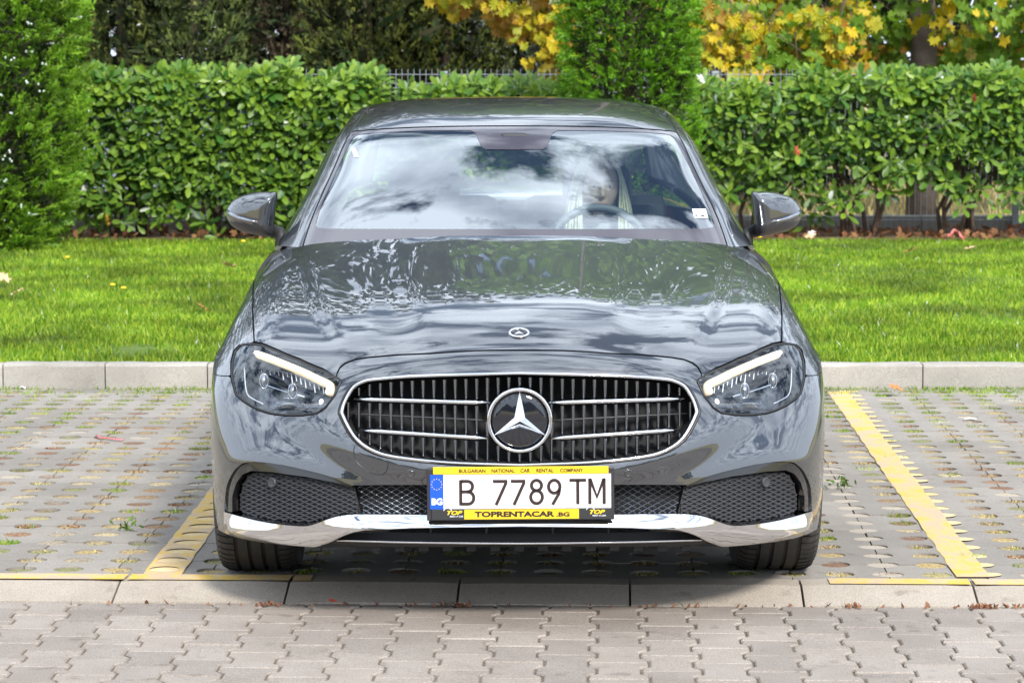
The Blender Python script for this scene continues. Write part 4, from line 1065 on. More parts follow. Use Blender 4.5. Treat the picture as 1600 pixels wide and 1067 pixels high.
# ------------------------------------------------------------------ door mirrors
mo = [(1174,301),(1184,299.5),(1204,299.8),(1223,303.6),(1238,309),(1249,318),(1256,329.5),(1257,338),(1251,350),(1243,357),(1229,363),(1204,368),(1186,369),(1181,363),(1179,350),(1176,325)]
def door_mirror(sx):
    o_ = []
    for px, py in cat_rom(mo, 4, True):
        p = at_depth(800 + (px - 804), py, 2.02); o_.append(Vector((p.x, 0, p.z)))
    cx = o_[0].x * .0 + sum(p.x for p in o_) / len(o_); cz = sum(p.z for p in o_) / len(o_) + .005
    root = empty('door_mirror', (sx * cx, 2.02, cz)); root.parent = sal
    out = [Vector(((p.x - cx), 0, p.z - cz)) for p in o_]; n = len(out); K = 14
    vs = []; nr = []
    for k in range(K + 1):
        t = k / K; r_ = math.sin(t * math.pi / 2) ** .8; y = -0.10 * math.cos(t * math.pi / 2) ** .9 if t < 1 else 0
        for p in out:
            yy = y + 0.05 * (p.x * r_ + .05) / .1 * (1)      # nose leans back towards the tip
            vs.append(Vector((sx * (p.x * r_ - .012 * (1 - r_)), yy, p.z * r_)))
    for q, sc_i, dy in ((1, .985, .03), (2, .93, .045)):
        for p in out: vs.append(Vector((sx * p.x * sc_i, dy + 0.05 * (p.x + .05) / .1, p.z * sc_i)))
    fs_u, fs_l, fs_i = [], [], []
    for k in range(K + 2):
        for i in range(n):
            j = (i + 1) % n; f = (k * n + i, k * n + j, (k + 1) * n + j, (k + 1) * n + i)
            if sx > 0: f = tuple(reversed(f))
            c = sum((vs[a] for a in f), Vector()) / 4
            lowline = -0.034 + 0.10 * 0 - 0.07 * (sx * c.x) * 0
            (fs_l if c.z < -0.036 + 0.085 * (sx * c.x) else fs_u).append(f)
    for nm, ff, mt in (('mirror_cap', fs_u, M_paint), ('mirror_base', fs_l, M_mesh)):
        me = bpy.data.meshes.new(nm); bm = bmesh.new(); used = {}
        for f in ff:
            try: bm.faces.new([used.setdefault(i, bm.verts.new(vs[i])) if i not in used else used[i] for i in f])
            except Exception: pass
        bmesh.ops.remove_doubles(bm, verts=bm.verts, dist=1e-5); bmesh.ops.recalc_face_normals(bm, faces=bm.faces)
        for f in bm.faces: f.smooth = True
        bm.to_mesh(me); bm.free(); me.materials.append(mt); link(bpy.data.objects.new(nm, me), root)
    gl = MB(); gl.add([(sx * p.x * .93, .046 + 0.05 * (p.x + .05) / .1, p.z * .93) for p in out], [tuple(range(n))]); gl.build('mirror_glass', M_chrome, root)
    # indicator: slim lens running to the tip
    ind = []
    for px, py in ((1200, 345.5), (1215, 343), (1230, 340), (1245, 335), (1253, 330)):
        p = at_depth(800 + (px - 804), py, 2.02); x, z = p.x - cx, p.z - cz
        rr = max(math.hypot(x / .095, z / .075), .05); y = -0.10 * math.sqrt(max(0, 1 - min(1, rr) ** 2)) ** .9 + 0.05 * (x + .05) / .1
        ind.append(Vector((sx * x, y - .004, z)))
    MB().tube(ind, [.002, .005, .0075, .008, .005], n=8, flat=(1, 1)).build('indicator', M_lampchrome, root, smooth=True)
    # foot to the door
    ft = MB(); ft.tube([Vector((sx * (-.055), .03, -.062)), Vector((sx * (-.10), .02, -.075)), Vector((sx * (.83 - cx), -.02, .955 - cz))], [.022, .02, .018], n=10, flat=(.8, 1.2)); ft.build('mirror_foot', M_black, root, smooth=True)
for sx in (1, -1): door_mirror(sx)

# ------------------------------------------------------------------ cabin
M_cloth = pmat('seat_leather', (0.06, 0.065, 0.065), rough=0.55)
M_dash = pmat('dashboard', (0.06, 0.07, 0.07), rough=0.7)
M_head = pmat('headlining', (0.33, 0.33, 0.32), rough=0.9)
ds = MB(); ds.add([(-.74,1.62,.90),(.74,1.62,.90),(.72,2.02,.94),(-.72,2.02,.94),(-.72,2.08,.70),(.72,2.08,.70)], [(0,1,2,3),(3,2,5,4)]); ds.build('dashboard', M_dash, sal, smooth=False)
bn = MB(); bn.box((.31, 2.0, .94), (.36, .16, .06)); bn.build('instrument_binnacle', M_dash, sal, bevel=.02)
sc2 = MB(); sc2.box((0.02, 2.05, .965), (.26, .015, .12), rot=Matrix.Rotation(R(-12), 3, 'X')); sc2.build('screen', M_gloss_black, sal, bevel=.004)
MB().box((0, 2.7, .30), (1.6, 2.3, .04)).build('cabin_floor', M_dark, sal)
for sx in (-1, 1):
    m = MB(); m.add([(sx * .80, 1.7, .3), (sx * .80, 4.0, .3), (sx * .80, 4.0, .93), (sx * .80, 1.7, .93)], [(0, 1, 2, 3)]); m.build('door_lining', M_dash, sal)
hl = panel('headlining', W, W.dens([[0, .39], [.52, .39], [.52, .86], [0, .86]]), (), M_head, sal, off=-0.03, lip=0, step=.07)
def seat(x, y, w, rows=1):
    root = empty('seat', (x, y, .30)); root.parent = sal
    c = MB(); c.box((0, -.05, .17), (w, .52, .16)); c.build('cushion', M_cloth, root, bevel=.05)
    b = MB(); b.box((0, .30, .46), (w, .13, .60), rot=Matrix.Rotation(R(-18), 3, 'X')); b.build('backrest', M_cloth, root, bevel=.05)
    h = MB(); h.box((0, .40, .80), (.27, .10, .19), rot=Matrix.Rotation(R(-12), 3, 'X')); h.build('headrest', M_cloth, root, bevel=.035)
    p = MB()
    for q in (-.07, .07): p.tube([Vector((q, .38, .70)), Vector((q, .40, .78))], .008, n=6)
    p.build('headrest_post', M_chrome_soft, root)
seat(.33, 2.62, .50); seat(-.35, 2.62, .50); seat(-.35, 3.45, .6); seat(.35, 3.45, .6)
sw = empty('steering_wheel', (.305, 2.16, 0.905)); sw.parent = sal; sw.rotation_euler = (R(-24), 0, 0)
MB().tube([Vector((.185 * math.cos(a), 0, .185 * math.sin(a))) for a in np.linspace(0, 2 * math.pi, 41)[:-1]], .0155, n=10, closed=True).build('wheel_ring', pmat('wheel_leather', (0.16, 0.18, 0.2), rough=0.45), sw, smooth=True)
m = MB(); m.box((0, 0, -.01), (.15, .04, .11)); m.build('airbag_pad', M_black, sw, bevel=.02)
for a in (-8, 188, 262):
    m = MB(); m.tube([Vector((.06 * math.cos(R(a)), 0, .06 * math.sin(R(a)))), Vector((.18 * math.cos(R(a)), 0, .18 * math.sin(R(a))))], .014, n=8); m.build('spoke', M_mesh, sw)
rv = MB(); rv.box((0, 2.19, 1.305), (.20, .03, .05)); rv.build('rear_view_mirror', M_dark, sal, bevel=.012)
rv = MB(); rv.box((0, 2.20, 1.325), (.10, .06, .04)); rv.build('sensor_housing', M_black, sal, bevel=.012)
# sun visors
for sx in (-1, 1):
    m = MB(); m.box((sx * .33, 2.38, 1.345), (.36, .13, .018), rot=Matrix.Rotation(R(14), 3, 'X')); m.build('sun_visor', M_head, sal, bevel=.006)
# ------------------------------------------------------------------ the driver
M_skin = pmat('skin', (0.80, 0.60, 0.50), rough=0.5, noise=(30, .08))
M_hair = pmat('blonde_hair', (0.92, 0.86, 0.66), rough=0.4, noise=(60, .2))
M_shirt = pmat('pale_blouse', (0.55, 0.56, 0.6), rough=0.8)
def skin_obj(name, joints, edges, mat, parent, sub=2, root=0):
    me = bpy.data.meshes.new(name); me.from_pydata([j[0] for j in joints], edges, []); me.materials.append(mat)
    o = bpy.data.objects.new(name, me); link(o, parent)
    md = o.modifiers.new('skin', 'SKIN'); md.use_smooth_shade = True
    for i, j in enumerate(joints):
        r_ = j[1] if isinstance(j[1], tuple) else (j[1], j[1]); me.skin_vertices[0].data[i].radius = r_
    me.skin_vertices[0].data[root].use_root = True
    s_ = o.modifiers.new('sub', 'SUBSURF'); s_.levels = sub; s_.render_levels = sub
    return o
HX, HY, HZ = .305, 2.62, 1.135
per = empty('person', (.387, 2.70, .46), 0, 'woman with long straight pale blonde hair sitting at the wheel behind the windscreen', 'person')
def L_(x, y, z): return (x - .365, y - 2.70, z - .46)
J = [(L_(HX, 2.78, .50), (.15, .12)), (L_(HX, 2.76, .64), (.125, .10)), (L_(HX, 2.74, .80), (.145, .10)), (L_(HX, 2.73, .93), (.13, .085)), (L_(HX, 2.70, 1.00), .05), (L_(HX, 2.67, 1.07), .046)]
E = [(0, 1), (1, 2), (2, 3), (3, 4), (4, 5)]
for sx in (-1, 1):
    b = len(J); J += [(L_(HX + sx * .17, 2.73, .925), .055), (L_(HX + sx * .22, 2.60, .78), .042), (L_(HX + sx * .18, 2.40, .82), .032), (L_(HX + sx * .165, 2.26, .93), .022)]
    E += [(3, b), (b, b + 1), (b + 1, b + 2), (b + 2, b + 3)]
    b = len(J); J += [(L_(HX + sx * .10, 2.66, .50), .085), (L_(HX + sx * .13, 2.28, .56), .062), (L_(HX + sx * .12, 2.08, .28), .04), (L_(HX + sx * .12, 1.98, .22), .035)]
    E += [(0, b), (b, b + 1), (b + 1, b + 2), (b + 2, b + 3)]
skin_obj('body', J, E, M_shirt, per, 2, 0)
for sx in (-1, 1):                                              # hands closed on the wheel rim
    wx, wy, wz = HX + sx * .172, 2.235, .915
    J = [(L_(wx, wy + .05, wz - .03), .021), (L_(wx + sx * .004, wy + .01, wz - .012), (.030, .016))]; E = [(0, 1)]
    for k, (dz, ln) in enumerate(((.024, .9), (.008, 1.0), (-.008, .95), (-.023, .8))):
        b = len(J); J += [(L_(wx + sx * .012, wy - .030 * ln, wz + dz), .0088), (L_(wx - sx * .006, wy - .050 * ln, wz + dz), .008), (L_(wx - sx * .024, wy - .040 * ln, wz + dz - .002), .007)]
        E += [(1, b), (b, b + 1), (b + 1, b + 2)]
    b = len(J); J += [(L_(wx - sx * .016, wy + .005, wz + .022), .009), (L_(wx - sx * .026, wy - .018, wz + .034), .008)]; E += [(1, b), (b, b + 1)]
    skin_obj('hand', J, E, M_skin, per, 1, 0)
# head: a sphere pushed into shape, face towards -Y
bm = bmesh.new(); bmesh.ops.create_icosphere(bm, subdivisions=5, radius=1)
for v in bm.verts:
    x, y, z = v.co
    X_ = x * .074; Y_ = y * .092; Z_ = z * .112
    if z < 0: X_ *= 1 - .32 * (-z) ** 1.6; Y_ = Y_ * (1 - .12 * (-z)) - .008 * (-z)
    if y < 0:                                                   # face side
        fx, fz = X_, Z_
        Y_ += .010 * math.exp(-((fz - .028) / .03) ** 2) * 0
        nose = math.exp(-(fx / .010) ** 2) * (math.exp(-((fz + .022) / .012) ** 2) * .020 + math.exp(-((fz - .002) / .022) ** 2) * .010)
        eye = sum(math.exp(-((fx - s_ * .030) / .014) ** 2 - ((fz - .008) / .010) ** 2) for s_ in (-1, 1)) * .009
        brow = math.exp(-((abs(fx) - .03) / .022) ** 2 - ((fz - .026) / .007) ** 2) * .003
        lips = math.exp(-(fx / .020) ** 2) * (math.exp(-((fz + .052) / .0045) ** 2) + math.exp(-((fz + .062) / .005) ** 2)) * .005
        mline = math.exp(-(fx / .022) ** 2 - ((fz + .057) / .002) ** 2) * .003
        chin = math.exp(-(fx / .02) ** 2 - ((fz + .092) / .015) ** 2) * .007
        cheek = math.exp(-((abs(fx) - .045) / .018) ** 2 - ((fz + .02) / .02) ** 2) * .004
        Y_ += -nose + eye - brow - lips + mline - chin - cheek
    v.co = (X_, Y_, Z_)
me = bpy.data.meshes.new('head'); 
for f in bm.faces: f.smooth = True
bm.to_mesh(me); bm.free(); me.materials.append(M_skin); hd_ = link(bpy.data.objects.new('head', me), per)
hd_.location = L_(HX, HY, HZ); hd_.rotation_euler = (R(4), 0, R(6))
M_eye = pmat('eye_white', (.35, .33, .31), rough=.4); M_iris = pmat('iris', (.05, .07, .09), rough=.1); M_lip = pmat('lips', (.5, .18, .16), rough=.4)
for s_ in (-1, 1):
    m = MB(); m.lathe([(0, -.0105), (.005, -.0095), (.009, -.005), (.0105, 0)], 16, 'Y', (s_ * .028, -.0668, .008)); m.build('eye', M_eye, hd_, True)
    m = MB(); m.lathe([(0, -.0112), (.0055, -.0104)], 16, 'Y', (s_ * .028, -.0668, .008)); m.build('iris', M_iris, hd_, True)
    m = MB(); m.tube([Vector((s_ * .015, -.089, .024)), Vector((s_ * .03, -.089, .029)), Vector((s_ * .046, -.078, .024))], [.001, .0022, .001], n=5); m.build('eyebrow', M_hair, hd_, True)
    m = MB(); m.tube([Vector((s_ * .071, .0, .012)), Vector((s_ * .080, .006, .02)), Vector((s_ * .080, .010, .0)), Vector((s_ * .072, .002, -.018))], [.004, .007, .006, .004], n=8); m.build('ear', M_skin, hd_, True)
m = MB(); m.tube([Vector((-.021, -.080, -.0565)), Vector((0, -.094, -.055)), Vector((.021, -.080, -.0565))], [.001, .0042, .001], n=8); m.build('mouth', M_lip, hd_, True)
hr = MB()
for i in range(150):                                            # locks combed from the parting down past the shoulders
    a = -1.25 + 2.5 * ((i % 75) / 74); side = -1 if i < 75 else 1
    th = abs(a) ; yy = .095 * math.sin(a) + .012
    xo = 0
    fy = -.052 + .155 * ((i % 75) / 74); k = (i % 75) / 74
    xm = side * (.074 * math.sqrt(max(.15, 1 - ((fy - .02) / .115) ** 2)) + .010 + .004 * rnd.random())
    L0 = -.22 - .08 * rnd.random(); wd = rnd.uniform(-.02, .03)
    pts = [Vector((side * .004, fy * .55 + .004, .121 - .02 * abs(fy) / .1)), Vector((xm * .62, fy * .85, .098)), Vector((xm * 1.0, fy, .045)), Vector((xm * 1.14 + side * wd * .4, fy * .95 - .002, -.03)), Vector((xm * 1.22 + side * wd * .8, fy * .85 - .01, -.12)), Vector((xm * 1.26 + side * wd, fy * .8 - .03, L0))]
    hr.tube([Vector(p) for p in cat_rom([tuple(p) for p in pts], 3)], .0052, n=5, flat=(1, .7))
for i in range(40):
    x = -.075 + .15 * i / 39
    hr.tube([Vector((x * .3, .03, .122)), Vector((x * .8, .085, .09)), Vector((x, .112, .0)), Vector((x * 1.1, .10, -.12)), Vector((x * 1.15, .08, -.24))], .006, n=5)
tag(hr.build('hair', M_hair, hd_, True), kind='stuff')

# ------------------------------------------------------------------ ground in the lot's own frame
YAW = 0.034
def lot(u, v): return (u * math.cos(YAW) + v * math.sin(YAW), v * math.cos(YAW) - u * math.sin(YAW))
M_paver = concrete('paver_concrete', (0.24, 0.204, 0.174), (0.33, 0.288, 0.25), grain=.34, rnd_amt=.12)
M_slab = concrete('grid_slab_concrete', (0.235, 0.212, 0.185), (0.32, 0.29, 0.255), grain=.24, rnd_amt=.12)
M_kerb = concrete('kerb_concrete', (0.31, 0.265, 0.215), (0.41, 0.36, 0.30), grain=.26, rnd_amt=.07)
M_kerb2 = concrete('raised_kerb_concrete', (0.29, 0.27, 0.24), (0.42, 0.39, 0.35), grain=.28, rnd_amt=.07)
M_sand = pmat('joint_sand', (0.16, 0.125, 0.09), rough=.95, noise=(40, .3), bump=(200, .5, .003))
M_soil = pmat('bare_soil', (0.10, 0.065, 0.04), rough=1, noise=(9, 0, (0.2, 0.12, 0.06)), bump=(60, .8, .02))
M_straw = pmat('dry_grassland', (0.42, 0.33, 0.16), rough=1, noise=(3, 0, (0.30, 0.27, 0.10)), bump=(40, .6, .03))
def line_mat():
    m, nt, b = material('yellow_road_paint'); N = nt.nodes.new; L = nt.links.new; g = N('ShaderNodeNewGeometry')
    n1 = N('ShaderNodeTexNoise'); n1.inputs['Scale'].default_value = 7; n1.inputs['Detail'].default_value = 9; n1.inputs['Roughness'].default_value = .75; L(g.outputs['Position'], n1.inputs['Vector'])
    r1 = N('ShaderNodeValToRGB'); e = r1.color_ramp.elements; e[0].position = .43; e[0].color = (.52, .38, .26, 1); e[1].position = .58; e[1].color = (.66, .42, .05, 1)
    x = e.new(.50); x.color = (.64, .44, .17, 1); x = e.new(.70); x.color = (.72, .48, .06, 1); L(n1.outputs['Fac'], r1.inputs[0])
    n2 = N('ShaderNodeTexNoise'); n2.inputs['Scale'].default_value = 70; n2.inputs['Detail'].default_value = 4; L(g.outputs['Position'], n2.inputs['Vector'])
    r2 = N('ShaderNodeValToRGB'); r2.color_ramp.elements[0].position = .55; r2.color_ramp.elements[1].position = .66; L(n2.outputs['Fac'], r2.inputs[0])
    mx_ = N('ShaderNodeMixRGB'); L(r2.outputs[0], mx_.inputs[0]); L(r1.outputs[0], mx_.inputs[1]); mx_.inputs[2].default_value = (.42, .36, .27, 1); L(mx_.outputs[0], b.inputs['Base Color']); b.inputs['Roughness'].default_value = .8
    return m
M_line = line_mat()
def sheet(name, x0, y0, x1, y1, z, mat, n=1, kind='structure'):
    m = MB(); vs = []; 
    for j in range(n + 1):
        for i in range(n + 1): vs.append((*lot(x0 + (x1 - x0) * i / n, y0 + (y1 - y0) * j / n), z))
    m.add(vs, [(j * (n + 1) + i, j * (n + 1) + i + 1, (j + 1) * (n + 1) + i + 1, (j + 1) * (n + 1) + i) for j in range(n) for i in range(n)])
    return tag(m.build(name, mat), kind=kind)
ground = sheet('ground', -400, -400, 400, 900, -.085, M_straw)
sheet('sand_bed', -9, .3, 9, 6.2, -.052, M_sand); sheet('road_joint_sand', -9, -14, 9, .42, -.042, M_sand)
def copy_obj(o, parent=None):
    c = o.copy(); col.objects.link(c); c.parent = parent; return c
# --- interlocking road pavers
pav = empty('road_paving', (0, 0, 0)); tag(pav, kind='structure')
PW, PL = .1425, .208
hw1, hw2 = .0812, .0588
out = [(-hw1, -PL/2), (hw1, -PL/2), (hw1, -PL/2 + .035), (hw2, -PL/2 + .062), (hw2, PL/2 - .062), (hw1, PL/2 - .035), (hw1, PL/2), (-hw1, PL/2), (-hw1, PL/2 - .035), (-hw2, PL/2 - .062), (-hw2, -PL/2 + .062), (-hw1, -PL/2 + .035)]
g_ = .0019; outg = [(x - g_ * np.sign(x), y * (1 - g_ * 2 / PL)) for x, y in out]
pv, pf = prism(outg, -.06, 0, .0045)
proto = None; rest = MB(); items = []
for i in range(-34, 35):
    for j in range(0, 22):
        u = i * PW + .02; v = .395 - PL / 2 - j * PL + (PL / 2 if i % 2 else 0)
        if v + PL / 2 > .398: continue
        x, y = lot(u, v); q = project(x, y, -.035); vis = (y > -CAM_D + 1.5 and abs(q[0]) < 860 and q[1] < 1105)
        items.append((0 if vis else 1, -y, x, y))
items.sort()
for k, (iv, _, x, y) in enumerate(items):
    dz = -.035 + rnd.uniform(-.0015, .0015); rz = -YAW + rnd.uniform(-.008, .008)
    if k < 290 and iv == 0:
        if proto is None: o = mesh_obj('paver', pv, pf, M_paver, pav, False); proto = o
        else: o = copy_obj(proto, pav)
        o.location = (x, y, dz); o.rotation_euler = (rnd.uniform(-.006, .006), rnd.uniform(-.006, .006), rz)
    else:
        c, s_ = math.cos(rz), math.sin(rz); rest.add([(x + a * c - b * s_, y + a * s_ + b * c, dz + cc_) for a, b, cc_ in pv], pf)
tag(rest.build('outer_pavers', M_paver, pav), kind='stuff')
# half pavers along the kerb
hp_ = [(-hw1 + g_, -PL/2 + g_), (hw1 - g_, -PL/2 + g_), (hw1 - g_, -PL/2 + .035), (hw2 - g_, -PL/2 + .062), (hw2 - g_, -.003), (-hw2 + g_, -.003), (-hw2 + g_, -PL/2 + .062), (-hw1 + g_, -PL/2 + .035)]
hv, hf = prism(hp_, -.06, 0, .0045); hproto = None
for i in range(-25, 26, 2):
    x, y = lot(i * PW + .02, .395)
    if hproto is None: o = mesh_obj('half_paver', hv, hf, M_paver, pav, False); hproto = o
    else: o = copy_obj(hproto, pav)
    o.location = (x, y, -.036 + rnd.uniform(-.001, .001)); o.rotation_euler = (0, 0, -YAW)
# --- front kerb: flush stones with a sloping face
fk = empty('front_kerb', (0, 0, 0)); tag(fk, kind='structure')
prof = [(.652, -.06), (.652, .004), (.545, .004), (.535, .001), (.402, -.033), (.398, -.07)]
for k in range(-12, 13):
    uc = .343 + .524 * k + .262; L0 = .524 - .007; m = MB(); vs = []
    ns = 7
    for i in range(ns):
        t = i / (ns - 1); ins = .004 if i in (0, ns - 1) else 0
        for (y, z) in prof: vs.append((-L0 / 2 + L0 * t, y - .5 + (rnd.uniform(-.0015, .0015) if 0 < i < ns - 1 else 0), z - (.003 if ins and z > -.05 else 0)))
    P = len(prof); fs = [(i * P + j, (i + 1) * P + j, (i + 1) * P + j + 1, i * P + j + 1) for i in range(ns - 1) for j in range(P - 1)]
    fs += [tuple(reversed(range(P))), tuple((ns - 1) * P + j for j in range(P))]
    m.add(vs, [tuple(reversed(f)) for f in fs]); o = m.build('kerb_stone', M_kerb, fk); x, y = lot(uc, .5); o.location = (x, y, rnd.uniform(-.001, .001)); o.rotation_euler = (0, 0, -YAW)
for name, xa, xb in (('yellow_line', -4.2, -1.218), ('yellow_line', -1.207, -.705), ('yellow_line', -.696, -.64), ('yellow_line', .955, 1.386), ('yellow_line', 1.399, 4.3)):
    m = MB(); a0, b0 = lot(xa, .551), lot(xb, .551); a1, b1 = lot(xa, .645), lot(xb, .645); m.add([(*a0, .008), (*b0, .008), (*b1, .008), (*a1, .008)], [(0, 1, 2, 3)]); tag(m.build(name, M_line), kind='structure')
# --- grid slabs with round holes
TW, TL, HR = .304, .340, .0475
gp_ = empty('grass_grid_paving', (0, 0, 0)); tag(gp_, kind='structure')
def tile_mesh():
    e = .0022; w, l = TW / 2 - e, TL / 2 - e; r = HR; pts = []
    def arcp(cx, cy, a0, a1, n):
        for k in range(n + 1):
            a = R(a0 + (a1 - a0) * k / n); pts.append((cx + r * math.cos(a), cy + r * math.sin(a)))
    # walk the outline anticlockwise from the bottom-left corner: corner and edge notches
    arcp(-w, -l, 90, 0, 4); arcp(0, -l, 180, 0, 8); arcp(w, -l, 180, 90, 4); arcp(w, 0, 270, 90, 8); arcp(w, l, 270, 180, 4); arcp(0, l, 360, 180, 8); arcp(-w, l, 0, -90, 4); arcp(-w, 0, 90, -90, 8)
    hole = [(r * math.cos(R(a)), r * math.sin(R(a))) for a in range(0, 360, 24)]
    n = len(pts); h = len(hole)
    V = [Vector(p) for p in pts + hole]; E_ = [(i, (i + 1) % n) for i in range(n)] + [(n + i, n + (i + 1) % h) for i in range(h)]
    Vv, _, Ff, _, _, _ = delaunay_2d_cdt(V, E_, [], 0, 1e-7); Vv = np.array([tuple(v) for v in Vv]); Ff = np.array([f for f in Ff])
    c = Vv[Ff].mean(1); k = in_poly(c, np.array(pts)) & ~in_poly(c, np.array(hole)); Ff = Ff[k]
    a = Vv[Ff[:, 1]] - Vv[Ff[:, 0]]; b = Vv[Ff[:, 2]] - Vv[Ff[:, 0]]; neg = (a[:, 0] * b[:, 1] - a[:, 1] * b[:, 0]) < 0; Ff[neg] = Ff[neg][:, ::-1]
    vs = [(x, y, 0) for x, y in Vv]; fs = [tuple(f) for f in Ff]
    for lp, rev in ((pts, False), (hole, True)):
        b0 = len(vs); m_ = len(lp); vs += [(x, y, 0) for x, y in lp] + [(x, y, -.05) for x, y in lp]
        for i in range(m_):
            j = (i + 1) % m_; f = (b0 + i, b0 + m_ + i, b0 + m_ + j, b0 + j); fs.append(tuple(reversed(f)) if rev else f)
    return vs, fs
tv, tf = tile_mesh(); proto = None; holes = []
U0, V0 = 1.184 - .9 * math.sin(YAW), .56 + .04
ni = 0; rest = MB(); tiles = []
for j in range(0, 16):
    for i in range(-20, 17):
        u = U0 + (i + .5) * TW; v = V0 + (j + .5) * TL
        if v + TL / 2 > 5.99 + .1: continue
        x, y = lot(u, v); tiles.append((abs(project(x, y, 0)[0]) > 880, abs(x), x, y))
        for du, dv in ((0, 0), (TW / 2, 0), (0, TL / 2), (TW / 2, TL / 2)): holes.append((u + du, v + dv))
tiles.sort()
for k, (_, _, x, y) in enumerate(tiles):
    dz = rnd.uniform(-.003, .001); rz = -YAW + rnd.uniform(-.003, .003)
    if k < 290:
        if proto is None: o = mesh_obj('grid_slab', tv, tf, M_slab, gp_, False); proto = o
        else: o = copy_obj(proto, gp_)
        o.location = (x, y, dz); o.rotation_euler = (rnd.uniform(-.004, .004), rnd.uniform(-.004, .004), rz)
    else:
        c, s_ = math.cos(rz), math.sin(rz); rest.add([(x + a * c - b * s_, y + a * s_ + b * c, dz + cc_) for a, b, cc_ in tv], tf)
if rest.v: tag(rest.build('outer_slabs', M_slab, gp_), kind='stuff')
# bay lines: painted sheets pierced by the holes
def bay_line(x0a, x0b, x1a, x1b, ya, yb):
    quad = []
    n = 60
    L1 = [(x0a + (x1a - x0a) * t / n, ya + (yb - ya) * t / n) for t in range(n + 1)]; L2 = [(x0b + (x1b - x0b) * t / n, ya + (yb - ya) * t / n) for t in range(n + 1)]
    L1 = [(x + rnd.uniform(-.004, .004), y) for x, y in L1]; L2 = [(x + rnd.uniform(-.004, .004), y) for x, y in L2]
    quad = L1 + L2[::-1]; Q = np.array(quad)
    verts = [Vector(p) for p in quad]; ed = [(i, (i + 1) % len(quad)) for i in range(len(quad))]; cs = []
    for (u, v) in holes:
        c = lot(u, v)
        t_ = (c[1] - ya) / (yb - ya); e0, e1 = x0a + (x1a - x0a) * t_, x0b + (x1b - x0b) * t_
        if e0 - .02 < c[0] < e1 - .012:                         # holes at the edge were painted over
            b = len(verts); ring = [Vector((c[0] + HR * math.cos(R(a)), c[1] + HR * math.sin(R(a)))) for a in range(0, 360, 24)]
            verts += ring; ed += [(b + i, b + (i + 1) % 15) for i in range(15)]; cs.append(c)
    V, _, F, _, _, _ = delaunay_2d_cdt(verts, ed, [], 0, 1e-6); V = np.array([tuple(v) for v in V]); F = np.array([f for f in F]); c = V[F].mean(1); k = in_poly(c, Q)
    for q in cs: k &= ((c[:, 0] - q[0]) ** 2 + (c[:, 1] - q[1]) ** 2) > (HR * .97) ** 2
    F = F[k]; a = V[F[:, 1]] - V[F[:, 0]]; b = V[F[:, 2]] - V[F[:, 0]]; neg = (a[:, 0] * b[:, 1] - a[:, 1] * b[:, 0]) < 0; F[neg] = F[neg][:, ::-1]
    tag(mesh_obj('yellow_line', [(x, y, .0021) for x, y in V], [tuple(f) for f in F], M_line, None, False), kind='structure')
bay_line(-1.156, -1.035, -1.10, -.985, .665, 5.75)
bay_line(1.384, 1.487, 1.548, 1.652, .665, 5.78)
# hole fillings: a little disc of soil, moss or sand in each hole
def island_mat(name, cols, rough=.95, bump=True):
    m, nt, b = material(name); N = nt.nodes.new; L = nt.links.new; g = N('ShaderNodeNewGeometry'); r1 = N('ShaderNodeValToRGB'); r1.color_ramp.interpolation = 'CONSTANT'; els = r1.color_ramp.elements
    for i, c in enumerate(cols):
        e = els[0] if i == 0 else (els[1] if i == 1 else els.new(i / len(cols))); e.position = i / len(cols); e.color = (*c, 1)
    L(g.outputs['Random Per Island'], r1.inputs[0])
    n1 = N('ShaderNodeTexNoise'); n1.inputs['Scale'].default_value = 120; n1.inputs['Detail'].default_value = 4; L(g.outputs['Position'], n1.inputs['Vector'])
    mr = N('ShaderNodeMapRange'); mr.inputs[1].default_value = .3; mr.inputs[2].default_value = .7; mr.inputs[3].default_value = .45; mr.inputs[4].default_value = 1.5; L(n1.outputs['Fac'], mr.inputs[0])
    x2 = N('ShaderNodeVectorMath'); x2.operation = 'SCALE'; L(r1.outputs[0], x2.inputs[0]); L(mr.outputs[0], x2.inputs['Scale']); L(x2.outputs[0], b.inputs['Base Color']); b.inputs['Roughness'].default_value = rough
    return m
M_painted_fill = concrete('painted_infill', (.62, .45, .20), (.74, .58, .34), grain=.2, rnd_amt=0)
M_sand_fill = concrete('pale_infill', (.36, .31, .25), (.48, .42, .34), grain=.2, rnd_amt=0)
M_fill = island_mat('hole_filling', [(.26, .17, .09), (.38, .28, .12), (.20, .11, .065), (.33, .28, .12), (.30, .25, .18), (.20, .20, .08), (.26, .15, .085), (.36, .27, .13), (.42, .34, .20)])
def on_line(x, y): return (-1.175 + .01 * y < x < -1.00 + .01 * y) or (1.372 + .031 * (y - .66) < x < 1.50 + .031 * (y - .66))
fv, ff = [], []; sv2, sf2 = [], []; pv2, pf2 = [], []
